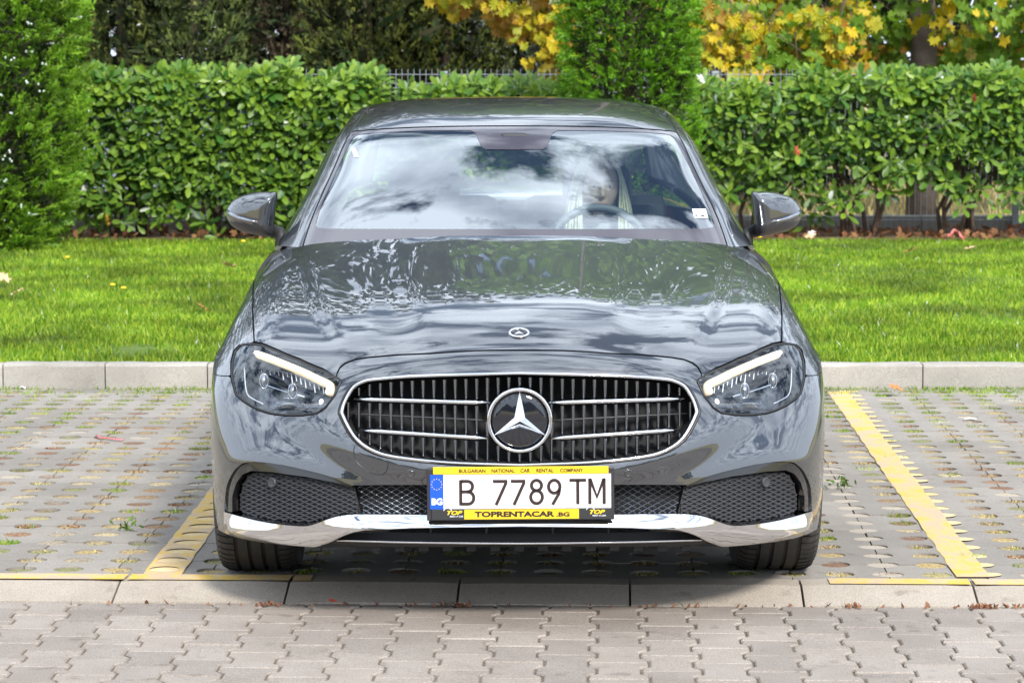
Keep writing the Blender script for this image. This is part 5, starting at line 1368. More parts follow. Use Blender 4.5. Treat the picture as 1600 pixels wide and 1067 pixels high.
for (u, v) in holes:
    x, y = lot(u, v); z = -.003 - .008 * rnd.random()
    tgt = (pv2, pf2) if on_line(x, y) else ((sv2, sf2) if (abs(x - 1.205 - .034 * (y - .9)) < .06 and y < 3.2) or rnd.random() < .05 else None)
    if tgt:
        vv, f2 = tgt; b = len(vv); tx, ty = rnd.uniform(-.03, .03), rnd.uniform(-.05, -.01); z0 = (-.0002 if tgt[0] is pv2 else -.0035)
        vv += [(x + (HR + .003) * math.cos(R(a)), y + (HR + .003) * math.sin(R(a)), z0 + HR * (math.cos(R(a)) * tx + math.sin(R(a)) * ty)) for a in range(0, 360, 24)]; f2.append(tuple(range(b, b + 15))); continue
    b = len(fv); fv += [(x + (HR + .003) * math.cos(R(a)), y + (HR + .003) * math.sin(R(a)), z) for a in range(0, 360, 30)] + [(x + rnd.uniform(-.01, .01), y + rnd.uniform(-.01, .01), z + rnd.uniform(0, .005))]
    ff += [(b + i, b + (i + 1) % 12, b + 12) for i in range(12)]
tag(mesh_obj('hole_soil', fv, ff, M_fill, None, False), kind='stuff')
tag(mesh_obj('painted_infill', pv2, pf2, M_painted_fill, None, False), kind='stuff'); tag(mesh_obj('pale_infill', sv2, sf2, M_sand_fill, None, False), kind='stuff')

def blades(P, H, Wd, lean, seed, tri=True, flat=0.0):
    """P (n,3) feet; one triangle each"""
    r_ = np.random.RandomState(seed); n = len(P); a = r_.rand(n) * 2 * np.pi; b = r_.rand(n) * 2 * np.pi; h = H * (0.55 + .8 * r_.rand(n)); w = Wd * (.7 + .6 * r_.rand(n))
    side = np.stack([np.cos(a), np.sin(a), np.zeros(n)], 1) * (w / 2)[:, None]; ln = (lean * r_.rand(n) * h)
    tip = P + np.stack([np.cos(b) * ln, np.sin(b) * ln, h * (1 - flat)], 1)
    midp = P * .45 + tip * .55; midp[:, 2] += h * .1
    V = np.stack([P - side, P + side, midp + side * .7, tip, midp - side * .7], 1).reshape(-1, 3)
    base = np.arange(n)[:, None] * 5
    F = np.concatenate([base + np.array([[0, 1, 2]]), base + np.array([[0, 2, 4]]), base + np.array([[4, 2, 3]])], 0)
    return V, F
M_grass = leafmat('lawn_grass', [(.07, .21, .003), (.12, .34, .004), (.18, .44, .005), (.26, .50, .010), (.38, .48, .04)], rough=.6, trans=.4, noise_scale=1.3)
M_dry = leafmat('dry_grass', [(.42, .33, .12), (.50, .40, .15), (.35, .22, .10), (.62, .52, .25)], rough=.8, trans=.2)
M_debris = leafmat('brown_debris', [(.22, .08, .04), (.16, .07, .04), (.30, .16, .07)], rough=.9, trans=.1)
dryP, grnP, debP = [], [], []
for (u, v) in holes:
    x, y = lot(u, v); far = v / 5.5; q = rnd.random(); n = int(44 * (1.2 - .4 * far))
    pr_green = .10 + .42 * max(0, far - .35) + (.35 if v > 5.0 else 0)
    if (on_line(x, y) and (x < 0 or rnd.random() < .75)) or (abs(x - 1.205 - .034 * (y - .9)) < .06 and y < 3.2 and rnd.random() < .85): continue
    def ring(k, r0): 
        out_ = []
        for _ in range(k):
            a = rnd.random() * 6.283; r_ = r0 * math.sqrt(rnd.random()); out_.append((x + r_ * math.cos(a), y + r_ * math.sin(a), -.015))
        return out_
    if q < pr_green: grnP += ring(n + 14, .046 if rnd.random() < .75 else .062); 
    elif q < pr_green + .42: dryP += ring(n + 8, .045)
    elif q < pr_green + .62: debP += ring(n, .040); dryP += ring(5, .04)
    if rnd.random() < .15: grnP += ring(8, .03)
for k in range(6500):                                           # weeds along the back kerb
    x = rnd.uniform(-3.2, 3.4); c = .5 + .5 * math.sin(x * 4.3 + 1) * math.sin(x * 1.9); 
    if rnd.random() < c: grnP.append((x, 5.925 - rnd.random() ** 2 * .26, -.004))
for nm, P_, m_, h_, w_, ln_ in (('dry_grass_tufts', dryP, M_dry, .012, .0075, 2.6), ('green_grass_tufts', grnP, M_grass, .019, .0050, 1.3), ('brown_litter', debP, M_debris, .012, .012, 2.2)):
    V, F = blades(np.array(P_), h_, w_, ln_, 3); tag(np_mesh(nm, V, F, m_), kind='stuff')

# --- raised kerb behind the bay
bk_ = empty('raised_kerb', (0, 0, 0)); tag(bk_, kind='structure')
KY = 5.93
for k in range(-10, 12):
    xa = -2.016 + .5065 * k; L0 = .5065 - .006
    pr = [(0, -.08), (0, .108), (.006, .118), (.018, .122), (.115, .122), (.12, .118), (.12, -.08)]; vs = []; ns = 6
    for i in range(ns):
        for (y, z) in pr: vs.append((L0 * i / (ns - 1), y + (rnd.uniform(-.003, .003) if 0 < i < ns - 1 and y < .1 else 0), z + (rnd.uniform(-.003, .002) if z > .1 else 0)))
    P = len(pr); fs = [(i * P + j, (i + 1) * P + j, (i + 1) * P + j + 1, i * P + j + 1) for i in range(ns - 1) for j in range(P - 1)] + [tuple(reversed(range(P))), tuple((ns - 1) * P + j for j in range(P))]
    o = mesh_obj('kerb_stone', vs, fs, M_kerb2, bk_, False); o.location = (xa + .003, KY, rnd.uniform(-.004, .004)); o.rotation_euler = (0, 0, .003)

# --- lawn
LZ = .105; LY0, LY1 = KY + .122, 16.42
M_turf = pmat('turf_soil', (.06, .10, .010), rough=1, noise=(3, 0, (.12, .19, .02)), bump=(30, .6, .02))
m = MB(); nx, ny = 40, 40; vs = []
for j in range(ny + 1):
    for i in range(nx + 1): x = -8 + 16 * i / nx; y = LY0 + (LY1 - LY0) * j / ny; vs.append((x, y, LZ + .012 * math.sin(x * 1.7 + y) * math.sin(y * .9) * (1 if j else 0)))
m.add(vs, [(j * (nx + 1) + i, j * (nx + 1) + i + 1, (j + 1) * (nx + 1) + i + 1, (j + 1) * (nx + 1) + i) for j in range(ny) for i in range(nx)]); tag(m.build('lawn', M_turf, None, True), kind='structure')
def bare(x, y):
    b = np.exp(-(((x + 1.98) / .22) ** 2 + ((y - 6.75) / .38) ** 2)) * 1.1 + np.exp(-(((x + 2.6) / .3) ** 2 + ((y - 6.3) / .12) ** 2)) * .6 + .45 * np.exp(-((y - LY0) / .10) ** 2) * (x < 0)
    return b
N1 = 225000; xs = nrs.uniform(-1, 1, N1); yt = nrs.rand(N1) ** 1.15; ys = LY0 + (LY1 - LY0) * yt; xs = xs * (3.0 + .19 * (ys - LY0) + 1.0)
keep = nrs.rand(N1) > bare(xs, ys); keep &= nrs.rand(N1) < (.55 + .5 * (np.sin(xs * 5 + np.sin(ys * 4) * 2) * np.sin(ys * 3.1 + xs) * .5 + .5)); xs, ys = xs[keep], ys[keep]
V, F = blades(np.stack([xs, ys, np.full(len(xs), LZ - .005)], 1), .040, .0100, .9, 11)
tag(np_mesh('grass', V, F, M_grass), kind='stuff')
# soil strip under hedge and fence, kerb wall, dry ground beyond
def flat(name, x0, y0, x1, y1, z, mat):
    m = MB(); n = 24; m.add([(x0 + (x1 - x0) * i / n, y0 + (y1 - y0) * j / n, z + (.02 * math.sin(i * 2.1 + j) if 0 < j < n else 0)) for j in range(n + 1) for i in range(n + 1)], [(j * (n + 1) + i, j * (n + 1) + i + 1, (j + 1) * (n + 1) + i + 1, (j + 1) * (n + 1) + i) for j in range(n) for i in range(n)])
    return tag(m.build(name, mat, None, True), kind='structure')
flat('planting_bed', -12, 16.40, 12, 20.2, .11, M_soil)
flat('dry_field', -60, 20.4, 60, 90, .08, M_straw)
# ------------------------------------------------------------------ vegetation
def rot_frames(n, dirs, rs, roll=None):
    """orthonormal frames (n,3,3): columns x, y, z with y along dirs"""
    y = dirs / (np.linalg.norm(dirs, axis=1, keepdims=True) + 1e-9)
    a = np.where(np.abs(y[:, 2:3]) > .95, np.array([[1., 0, 0]]), np.array([[0, 0, 1.]]))
    x = np.cross(y, a); x /= np.linalg.norm(x, axis=1, keepdims=True) + 1e-9; z = np.cross(x, y)
    r_ = (rs.rand(n) - .5) * 2 * (roll if roll is not None else math.pi); c, s_ = np.cos(r_)[:, None], np.sin(r_)[:, None]
    return np.stack([x * c + z * s_, y, -x * s_ + z * c], 2)
def scatter(V0, F0, P, Fr, scale):
    """copies of one small mesh at points P with frames Fr"""
    n = len(P); V = np.einsum('nij,kj->nki', Fr, V0) * scale[:, None, None] + P[:, None, :]
    F = (np.arange(n)[:, None, None] * len(V0) + F0[None]).reshape(-1, F0.shape[1])
    return V.reshape(-1, 3), F
def tri(F): 
    out = []
    for f in F:
        for k in range(1, len(f) - 1): out.append((f[0], f[k], f[k + 1]))
    return np.array(out)
# laurel leaf: obovate, folded along its midrib, tip bent back
lf = [(0, 0, 0), (.10, .30, .035), (.20, .62, .05), (.13, .90, .02), (0, 1.0, -.04), (-.13, .90, .02), (-.20, .62, .05), (-.10, .30, .035), (0, .3, 0), (0, .62, .005), (0, .86, -.005)]
lfF = [(0, 1, 8), (0, 8, 7), (1, 2, 9, 8), (8, 9, 6, 7), (2, 3, 10, 9), (9, 10, 5, 6), (3, 4, 10), (10, 4, 5)]
LV, LF = np.array(lf), tri(lfF)
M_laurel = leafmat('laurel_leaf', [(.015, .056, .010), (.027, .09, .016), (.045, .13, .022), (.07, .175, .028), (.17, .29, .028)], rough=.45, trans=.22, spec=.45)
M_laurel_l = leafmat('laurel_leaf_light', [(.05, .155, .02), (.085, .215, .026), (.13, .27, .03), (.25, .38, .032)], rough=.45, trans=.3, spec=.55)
M_bark = pmat('bark', (.11, .075, .055), rough=.95, noise=(18, .35), bump=(40, .8, .01))
M_bark_p = pmat('plane_bark', (.17, .14, .12), rough=.9, noise=(6, 0, (.08, .06, .05)), bump=(20, .6, .01))
leaf_me = {}
def leaf_mesh(mat):
    if mat.name not in leaf_me:
        me = bpy.data.meshes.new('leaf'); me.from_pydata([tuple(v) for v in lf], [], lfF); me.materials.append(mat); me.update(); leaf_me[mat.name] = me
    return leaf_me[mat.name]
HB = 16.45
def laurel(x, w, h, y0, seed, label, nwh=330, low=0.0, dens_top=1.0, singles=200):
    rs = np.random.RandomState(seed); root = empty('laurel_shrub', (x, y0 + .35, .11), 0, label, 'hedge shrub', 'laurel shrubs clipped into a hedge along the fence')
    # stems
    st_ = MB()
    for k in range(7):
        bx = rs.uniform(-w * .18, w * .18); by = rs.uniform(-.1, .1); tx = rs.uniform(-w * .5, w * .5); ty = rs.uniform(-.2, .2); hh = h * rs.uniform(.6, .9)
        st_.tube([Vector((bx, by, -.02)), Vector((bx * 1.2 + tx * .12, by, hh * .22)), Vector((tx * .55, ty * .6, hh * .55)), Vector((tx, ty, hh))], [.022, .018, .012, .005], n=6)
        for q in range(3):
            t = rs.uniform(.3, .8); p = Vector((bx * (1 - t) + tx * t, ty * t, hh * t)); st_.tube([p, p + Vector((rs.uniform(-.2, .2), rs.uniform(-.3, -.05), rs.uniform(.05, .3)))], [.008, .003], n=4)
    st_.build('stem', M_bark, root, True)
    # whorls of leaves on the front face, the top and a sparser inside
    n = int(nwh * (.70 if x < 2.5 else .62)); face = rs.rand(n); px = rs.uniform(-w * .54, w * .54, n); pz = h * (low + (1 - low) * rs.rand(n) ** .8); py = np.full(n, 0.0)
    m1 = face < .58; py[m1] = -.38 + .20 * rs.rand(m1.sum()) ** 1.5 - .03
    m2 = (face >= .58) & (face < .80); py[m2] = rs.uniform(-.36, .35, m2.sum()); pz[m2] = h + .05 * np.sin(px[m2] * 6 + seed * 1.3) - .16 * rs.rand(m2.sum()) ** 2 + .05 * rs.rand(m2.sum()) ** 3 - .02
    m3 = face >= .80; py[m3] = rs.uniform(-.2, .3, m3.sum()); pz[m3] *= .92
    # thin out towards the ground
    bot = np.clip((pz - .18) / (.55 if x < 2.5 else .85), 0, 1); clump = .5 + .5 * np.sin(px * 7 + seed) * np.sin(pz * 9 + seed * 2)
    kp = rs.rand(n) < np.clip((.32 if x < 0 else -.05) + bot * .85 + .45 * clump - .15, 0, 1); px, py, pz, m1, m2 = px[kp], py[kp], pz[kp], m1[kp], m2[kp]; n = len(px)
    ax = np.stack([rs.normal(0, .35, n), np.where(m2, rs.normal(-.45, .3, n), rs.normal(-.95, .2, n)), np.where(m2, 1.0, .50 + rs.normal(0, .25, n))], 1); ax /= np.linalg.norm(ax, axis=1, keepdims=True)
    P, Dd, Sc, Up = [], [], [], []
    for i in range(n):
        k = rs.randint(6, 9); a0 = rs.rand() * 6.28; A = Vector(ax[i]); t1 = A.orthogonal().normalized(); t2 = A.cross(t1)
        for j in range(k):
            a = a0 + j * 2.4; ring_ = .35 + .65 * (j / k); d = (t1 * math.cos(a) + t2 * math.sin(a)) * (1 - .35 * (j / k)) + A * (.22 + .55 * (j / k)) + Vector((0, -.02, -.10))
            d.normalize(); p = Vector((px[i], py[i], pz[i])) - A * .05 * (1 - j / k) + d * .012; P.append(p); Dd.append(d); Sc.append(rs.uniform(.105, .160) * (1.0 if j < 5 else .75)); 
            nrm_ = A - d * A.dot(d); Up.append(nrm_.normalized() if nrm_.length > 1e-4 else t1)
    P = np.array([tuple(p) for p in P]); Dd = np.array([tuple(d) for d in Dd]); Up = np.array([tuple(u) for u in Up]); Sc = np.array(Sc)
    Up += rs.normal(0, .15, Up.shape); X_ = np.cross(Dd, Up); X_ /= np.linalg.norm(X_, axis=1, keepdims=True); Z_ = np.cross(X_, Dd); Fr = np.stack([X_, Dd, Z_], 2)
    # nearest, unhidden leaves become leaves of their own
    order = np.argsort(P[:, 1] + rs.rand(len(P)) * .10); pick = order[:singles] if singles else []; rest_ = order[len(pick):]
    for q in pick:
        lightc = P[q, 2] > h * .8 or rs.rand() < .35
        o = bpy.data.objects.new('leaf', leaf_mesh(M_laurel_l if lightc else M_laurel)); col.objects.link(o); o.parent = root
        M4 = Matrix.Identity(4)
        for a in range(3):
            for b in range(3): M4[a][b] = Fr[q][a][b] * Sc[q]
        M4[0][3], M4[1][3], M4[2][3] = P[q]; o.matrix_local = M4
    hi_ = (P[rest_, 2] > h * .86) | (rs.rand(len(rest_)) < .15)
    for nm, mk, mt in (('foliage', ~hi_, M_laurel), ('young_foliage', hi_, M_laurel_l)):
        V, F = scatter(LV, LF, P[rest_][mk], Fr[rest_][mk], Sc[rest_][mk]); tag(np_mesh(nm, V, F, mt, root, smooth=True), kind='stuff')
    return root
labs = {
 -5.3: 'laurel hedge shrub hidden beyond the left arborvitae, farthest left', -4.35: 'laurel hedge shrub directly behind the edge of the left arborvitae',
 -3.4: 'laurel hedge shrub just right of the left arborvitae, with gaps near its foot', -2.45: 'laurel hedge shrub above the left door mirror of the picture', -1.65: 'tall laurel hedge shrub ending at the gap where bare fence shows',
 -.52: 'low laurel hedge shrub showing just over the car roof, right of the fence gap', .2: 'low laurel hedge shrub beside the middle arborvitae, seen over the car roof',
 2.15: 'laurel hedge shrub just right of the middle arborvitae', 3.05: 'laurel hedge shrub with bare twisted stems showing at its foot', 3.95: 'laurel hedge shrub in front of the plane tree trunk', 4.85: 'laurel hedge shrub beside the grey fence post at right', 5.8: 'laurel hedge shrub at the far right end of the view'}
for i, (x, w, h, nwh) in enumerate(((-5.3, 1.0, 1.40, 200), (-4.35, 1.0, 1.42, 360), (-3.4, 1.0, 1.42, 560), (-2.45, 1.0, 1.43, 600), (-1.65, .95, 1.40, 560), (-.52, .85, 1.31, 330), (.2, .8, 1.31, 300), (2.15, 1.0, 1.33, 480), (3.05, 1.0, 1.42, 540), (3.95, 1.0, 1.42, 540), (4.85, 1.0, 1.42, 520), (5.8, 1.0, 1.42, 300))):
    laurel(x, w, h, HB + (.25 if x > 1 else .1), 20 + i, labs[x], nwh, singles=220 if abs(x) < 5 else 0)

# conifer sprays
def spray_mesh(n=7, w=.10):
    vs = []; fs = []
    def bladelet(a, b, w_):
        d = Vector(b) - Vector(a); s_ = Vector((-d.y, d.x, 0)).normalized() * w_; k = len(vs); m_ = Vector(a) + d * .55
        vs.extend([tuple(a), tuple(m_ + s_ + Vector((0, 0, .02))), tuple(b), tuple(m_ - s_ + Vector((0, 0, -.02)))]); fs.append((k, k + 1, k + 2, k + 3))
    bladelet((0, 0, 0), (0, 1, .05), .055)
    for i in range(n):
        t = .18 + .75 * i / n; L = .52 * (1 - t * .65); s_ = 1 if i % 2 else -1
        a = (0, t, .05 * t); b = (s_ * L * .72, t + L * .62, .06 * s_); bladelet(a, b, .045)
        c = (s_ * L * .36, t + L * .30, .03); bladelet(c, (s_ * L * .75, t + L * .12, 0), .03); bladelet(c, (s_ * L * .25, t + L * .75, .05), .03)
    return np.array(vs), tri(fs)
SV, SF = spray_mesh(5); SV3, SF3 = spray_mesh(3)
def crown_pts(rs, n, rad_at, h, z0, depth=.35, lump=.12, k=5, bias=.9):
    z = z0 + (h - z0) * rs.rand(n) ** bias; a = rs.rand(n) * 2 * np.pi
    r0 = np.array([rad_at((zz - z0) / (h - z0)) for zz in z]); r0 = r0 * (1 + lump * np.sin(a * k + z * 5) * np.cos(z * 3.3 + a * 2))
    r_ = r0 * (1 - depth * rs.rand(n) ** 2); return np.stack([r_ * np.cos(a), r_ * np.sin(a), z], 1), a, r_ / (r0 + 1e-6)
def conifer(name, x, y, r, h, n, size, mat, seed, label, cat, shape='column', z0=.0, up=.8, group=None, lump=.12, extra_mat=None):
    rs = np.random.RandomState(seed); root = empty(name, (x, y, .08), 0, label, cat, group)
    MB().tube([Vector((0, 0, -.05)), Vector((0.02, 0, h * .4)), Vector((0, .02, h * .93))], [r * .05 + .03, r * .04 + .02, .012], n=8).build('trunk', M_bark, root, True)
    P = None; prof = {'column': lambda t: r * (min(1, .62 + 1.7 * t) if t < .25 else 1.0) * (1 - max(0, (t - .55) / .45) ** 1.7 * .92), 'cone': lambda t: r * (1 - t) ** .75 * min(1, .75 + 2 * t) + .05, 'egg': lambda t: r * math.sin(math.pi * min(1, .12 + .88 * t)) ** .6 + .05}[shape]
    P, a, q = crown_pts(rs, n, prof, h, z0, .42, lump, bias=.95 if name == 'arborvitae' else 1.8)
    pk = np.sin(a * 4.3 + seed + 2 * np.sin(P[:, 2] * 2.7)) * np.sin(P[:, 2] * 5.1 + a * 3) + .6 * np.sin(P[:, 2] * 11 + a * 9 + seed); P[:, :2] *= (1 - .10 * np.clip(-pk, 0, 1))[:, None]; kk = rs.rand(n) < np.clip(1.0 + .55 * pk, .25, 1); P, a = P[kk], a[kk]; n = len(P)
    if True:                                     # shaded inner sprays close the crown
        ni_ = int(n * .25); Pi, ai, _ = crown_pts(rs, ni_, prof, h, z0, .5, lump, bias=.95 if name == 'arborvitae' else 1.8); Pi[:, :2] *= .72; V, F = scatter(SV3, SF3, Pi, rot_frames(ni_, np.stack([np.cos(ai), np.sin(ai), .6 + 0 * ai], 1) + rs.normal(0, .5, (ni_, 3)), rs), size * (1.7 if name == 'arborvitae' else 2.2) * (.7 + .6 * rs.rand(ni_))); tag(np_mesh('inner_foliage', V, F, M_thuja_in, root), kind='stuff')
    D_ = np.stack([np.cos(a) + rs.normal(0, .35, n), np.sin(a) + rs.normal(0, .35, n), up + rs.normal(0, .4, n)], 1)
    Fr = rot_frames(n, D_, rs); Sc = size * (.6 + .8 * rs.rand(n)); V, F = scatter(*((SV, SF) if name == 'arborvitae' else (SV3, SF3)), P, Fr, Sc)
    tag(np_mesh('crown', V, F, mat, root), kind='stuff')
    # dark inner mass of twigs
    nb = 80; m = MB()
    for i in range(nb):
        zz = z0 + (h - z0) * rs.rand() * .9; aa = rs.rand() * 6.28; rr = prof((zz - z0) / (h - z0)) * .8; m.tube([Vector((0, 0, max(0, zz - rr * .4))), Vector((rr * .5 * math.cos(aa), rr * .5 * math.sin(aa), zz)), Vector((rr * math.cos(aa), rr * math.sin(aa), zz + rr * .25))], [.012, .008, .003], n=4)
    tag(m.build('twigs', M_bark, root), kind='stuff'); return root, rs, prof
M_thuja = leafmat('thuja_spray', [(.05, .17, .006), (.10, .27, .010), (.17, .36, .014), (.27, .44, .03)], rough=.55, trans=.3, noise_scale=5)
M_thuja2 = leafmat('thuja_spray_dark', [(.04, .16, .006), (.08, .25, .008), (.14, .34, .010), (.23, .44, .018)], rough=.55, trans=.3, noise_scale=6)
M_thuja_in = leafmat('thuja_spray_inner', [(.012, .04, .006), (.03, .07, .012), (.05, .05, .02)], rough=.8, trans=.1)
M_cyp = leafmat('cypress_spray', [(.07, .12, .03), (.12, .18, .042), (.18, .24, .06), (.24, .29, .07)], rough=.8, trans=.15, noise_scale=2.5)
M_cypb = leafmat('brown_cypress_spray', [(.09, .055, .04), (.15, .09, .06), (.17, .12, .075), (.11, .10, .04)], rough=.9, trans=.1, noise_scale=2.5)
M_cypd = leafmat('dark_cypress_spray', [(.022, .045, .010), (.04, .07, .016), (.075, .11, .022), (.17, .19, .03)], rough=.8, trans=.15, noise_scale=2.5)
M_spruce = leafmat('blue_spruce_needles', [(.16, .21, .19), (.24, .29, .27), (.32, .37, .35), (.14, .17, .14)], rough=.8, trans=.1)
r1_, rs_, prof_ = conifer('arborvitae', -4.36, 15.15, .86, 3.9, 12500, .125, M_thuja, 5, 'big bright green arborvitae with pale seed cones at the left edge', 'arborvitae', 'column', z0=.0, up=.45, lump=.10)
cn = MB()
for i in range(90):
    a = rs_.uniform(3.4, 5.6); z = rs_.uniform(.3, 2.6) if i % 3 else rs_.uniform(1.1, 2.3); rr = prof_(z / 3.9) * rs_.uniform(.98, 1.08); c = Vector((rr * math.cos(a), rr * math.sin(a), z))
    for q in range(3): 
        d = Vector((rs_.normal(0, .02), rs_.normal(0, .02), rs_.normal(0, .015))); cn.box(c + d, (.012, .012, .014), rot=Matrix.Rotation(rs_.rand() * 3, 3, 'X'))
tag(cn.build('seed_cones', pmat('pale_cones', (.55, .62, .58), rough=.8), r1_), kind='stuff')
conifer('arborvitae', .955, 15.55, .53, 3.4, 11500, .095, M_thuja2, 9, 'slim deep green arborvitae rising behind the car roof', 'arborvitae', 'column', z0=.0, up=.35, lump=.06)
G_ = 'tall conifers standing in a row beyond the fence'
for i, (x, y, r_, h, n, sz, mt, lab) in enumerate((
    (-4.15, 22.2, .70, 8.5, 6500, .20, M_cypd, 'dark green cypress beyond the fence, just right of the left arborvitae'),
    (-3.36, 22.0, .56, 9.0, 6500, .185, M_cyp, 'olive green narrow cypress beyond the fence, second from left'),
    (-2.42, 22.6, .72, 8.0, 6500, .20, M_cypb, 'brownish dried cypress beyond the fence, between olive and dark ones'),
    (-1.55, 22.3, .74, 9.5, 6500, .20, M_cypd, 'dark bushy conifer beyond the fence above the gap in the hedge'),
    (-.72, 22.8, .80, 9.0, 6500, .20, M_cypd, 'very dark conifer beyond the fence, beside the blue spruce'),
    (-5.4, 22.6, .9, 9.0, 4500, .28, M_cyp, 'wide olive cypress beyond the fence behind the left arborvitae'))):
    conifer('cypress', x, y, r_, h, n, sz, mt, 40 + i, lab, 'cypress', 'column', z0=.1, up=1.4, group=G_)
conifer('blue_spruce', .28, 23.5, 1.25, 7.5, 5200, .22, M_spruce, 61, 'pale blue-grey spruce behind hanging yellow leaves, beyond the fence', 'spruce tree', 'cone', z0=.2, up=.1)
conifer('blue_spruce', 2.3, 23.6, .6, 1.75, 1100, .16, M_spruce, 63, 'small low grey-blue spruce seen through the fence right of the middle arborvitae', 'spruce tree', 'cone', z0=.1, up=.1)

# plane trees with autumn leaves
pl = []
for a, r_ in ((-90, .02), (-60, .34), (-40, .62), (-20, .48), (0, .50), (12, .76), (30, .56), (48, .62), (66, .92), (80, .66), (90, 1.0), (100, .66), (114, .92), (132, .62), (150, .56), (168, .76), (180, .50), (200, .48), (220, .62), (240, .34)):
    pl.append((r_ * .62 * math.cos(R(a)), .38 + r_ * .62 * math.sin(R(a)), .06 * math.sin(a * .2)))
QV = np.array([(0, 0, 0), (.42, .35, .06), (.2, .75, .03), (0, 1, -.04), (-.2, .75, .03), (-.42, .35, .06)]); QF = np.array([(0, 1, 2), (0, 2, 3), (0, 3, 4), (0, 4, 5)])
PV = np.array([(0, .38, 0)] + pl); PF = np.array([(0, i, i % len(pl) + 1) for i in range(1, len(pl) + 1)])
YEL = [(.74, .52, .02), (.62, .50, .03), (.46, .46, .03), (.80, .54, .03), (.66, .40, .03), (.36, .42, .03)]
M_plane = leafmat('plane_leaf_yellow', YEL, rough=.5, trans=.4)
M_plane_g = leafmat('plane_leaf_green', [(.13, .27, .015), (.25, .38, .02), (.42, .50, .03), (.60, .55, .03), (.17, .29, .02)], rough=.5, trans=.4)
M_plane_o = leafmat('plane_leaf_orange', [(.45, .22, .03), (.55, .33, .03), (.30, .16, .03), (.36, .30, .04)], rough=.5, trans=.35)
pleaf = {}
def pmesh(mat):
    if mat.name not in pleaf:
        me = bpy.data.meshes.new('leaf'); me.from_pydata([tuple(v) for v in PV], [], [tuple(f) for f in PF]); me.materials.append(mat); me.update(); pleaf[mat.name] = me
    return pleaf[mat.name]
def plane_tree(x, y, h, tr, lab, regions, seed, upper):
    rs = np.random.RandomState(seed); root = empty('plane_tree', (x, y, .06), 0, lab, 'plane tree')
    m = MB(); m.tube([Vector((0, 0, -.1)), Vector((.03, 0, 1.2)), Vector((-.03, .05, 3)), Vector((.1, 0, h * .6)), Vector((0, 0, h * .9))], [tr * 1.15, tr, tr * .85, tr * .5, .03], n=12); m.build('trunk', M_bark_p, root, True)
    lb = MB()
    for k in range(16):
        a = rs.rand() * 6.28; z = rs.uniform(2.2, h * .7); L = rs.uniform(1.5, 3.4); e = Vector((L * math.cos(a), L * math.sin(a), z + rs.uniform(.2, 1.6)))
        lb.tube([Vector((0, 0, z - .5)), Vector((e.x * .5, e.y * .5, z + .3)), e], [.07, .045, .015], n=6)
    P, D_, S_, K_ = [], [], [], []
    for (x0, x1, y0, y1, z0, z1, n, drop, kinds) in regions:       # leafy boughs in view
        nt_ = max(4, n // 16)
        for t in range(nt_):
            bx, by, bz = rs.uniform(x0, x1), rs.uniform(y0, y1), z0 + (z1 - z0) * rs.rand() ** .7; ex = bx + rs.uniform(-.35, .35); ez = bz - rs.uniform(0, drop)
            lb.tube([Vector((bx - x, by - y, bz + .2)), Vector(((bx + ex) / 2 - x, by - y, (bz + ez) / 2 + .1)), Vector((ex - x, by - y - .1, ez))], [.007, .005, .002], n=4)
            kd = kinds[rs.randint(len(kinds))]
            for q in range(16):
                f = rs.rand(); P.append((bx + (ex - bx) * f + rs.normal(0, .09) - x, by + rs.normal(0, .1) - y, bz + (ez - bz) * f + rs.normal(0, .06))); D_.append((rs.normal(0, .5), rs.normal(-.3, .4), -.7 + rs.normal(0, .35))); S_.append(rs.uniform(.10, .19)); K_.append(kd if rs.rand() < .75 else kinds[rs.randint(len(kinds))])
    lb.build('limbs', M_bark, root, True)
    P, D_, S_, K_ = np.array(P), np.array(D_), np.array(S_), np.array(K_)
    Y = D_ / np.linalg.norm(D_, axis=1, keepdims=True); nn = np.array([[0, -1.0, .35]]) + rs.normal(0, .45, P.shape); X_ = np.cross(Y, nn); X_ /= np.linalg.norm(X_, axis=1, keepdims=True); Z_ = np.cross(X_, Y); Fr = np.stack([X_, Y, Z_], 2)
    order = np.argsort(P[:, 1]); pick = order[:240]; rest_ = order[240:]; mats_ = [M_plane, M_plane_g, M_plane_o]
    for q in pick:
        o = bpy.data.objects.new('leaf', pmesh(mats_[K_[q]])); col.objects.link(o); o.parent = root; M4 = Matrix.Identity(4)
        for a in range(3):
            for b in range(3): M4[a][b] = Fr[q][a][b] * S_[q]
        M4[0][3], M4[1][3], M4[2][3] = P[q]; o.matrix_local = M4
    for k, mt in enumerate(mats_):
        mk = K_[rest_] == k
        if mk.any(): V, F = scatter(PV, PF, P[rest_][mk], Fr[rest_][mk], S_[rest_][mk]); tag(np_mesh('foliage', V, F, mt, root), kind='stuff')
    # the high crown
    n, R_, z0, z1 = upper
    u = rs.normal(0, 1, (n, 3)); u /= np.linalg.norm(u, axis=1, keepdims=True); rr = rs.rand(n) ** .45; Pu = u * rr[:, None] * np.array([R_, R_ * .8, (z1 - z0) / 2]) + np.array([0, 3.2, (z0 + z1) / 2])
    cl = np.sin(Pu[:, 0] * 2.1 + seed) * np.sin(Pu[:, 1] * 2.3) + np.sin(Pu[:, 2] * 2.6 + Pu[:, 0]); Pu = Pu[cl > -.55 + .5 * rs.rand(n)]; n = len(Pu)
    V, F = scatter(QV, QF, Pu, rot_frames(n, rs.normal(0, 1, (n, 3)), rs), .15 + .10 * rs.rand(n)); tag(np_mesh('upper_crown', V, F, M_plane_g, root), kind='stuff'); return root
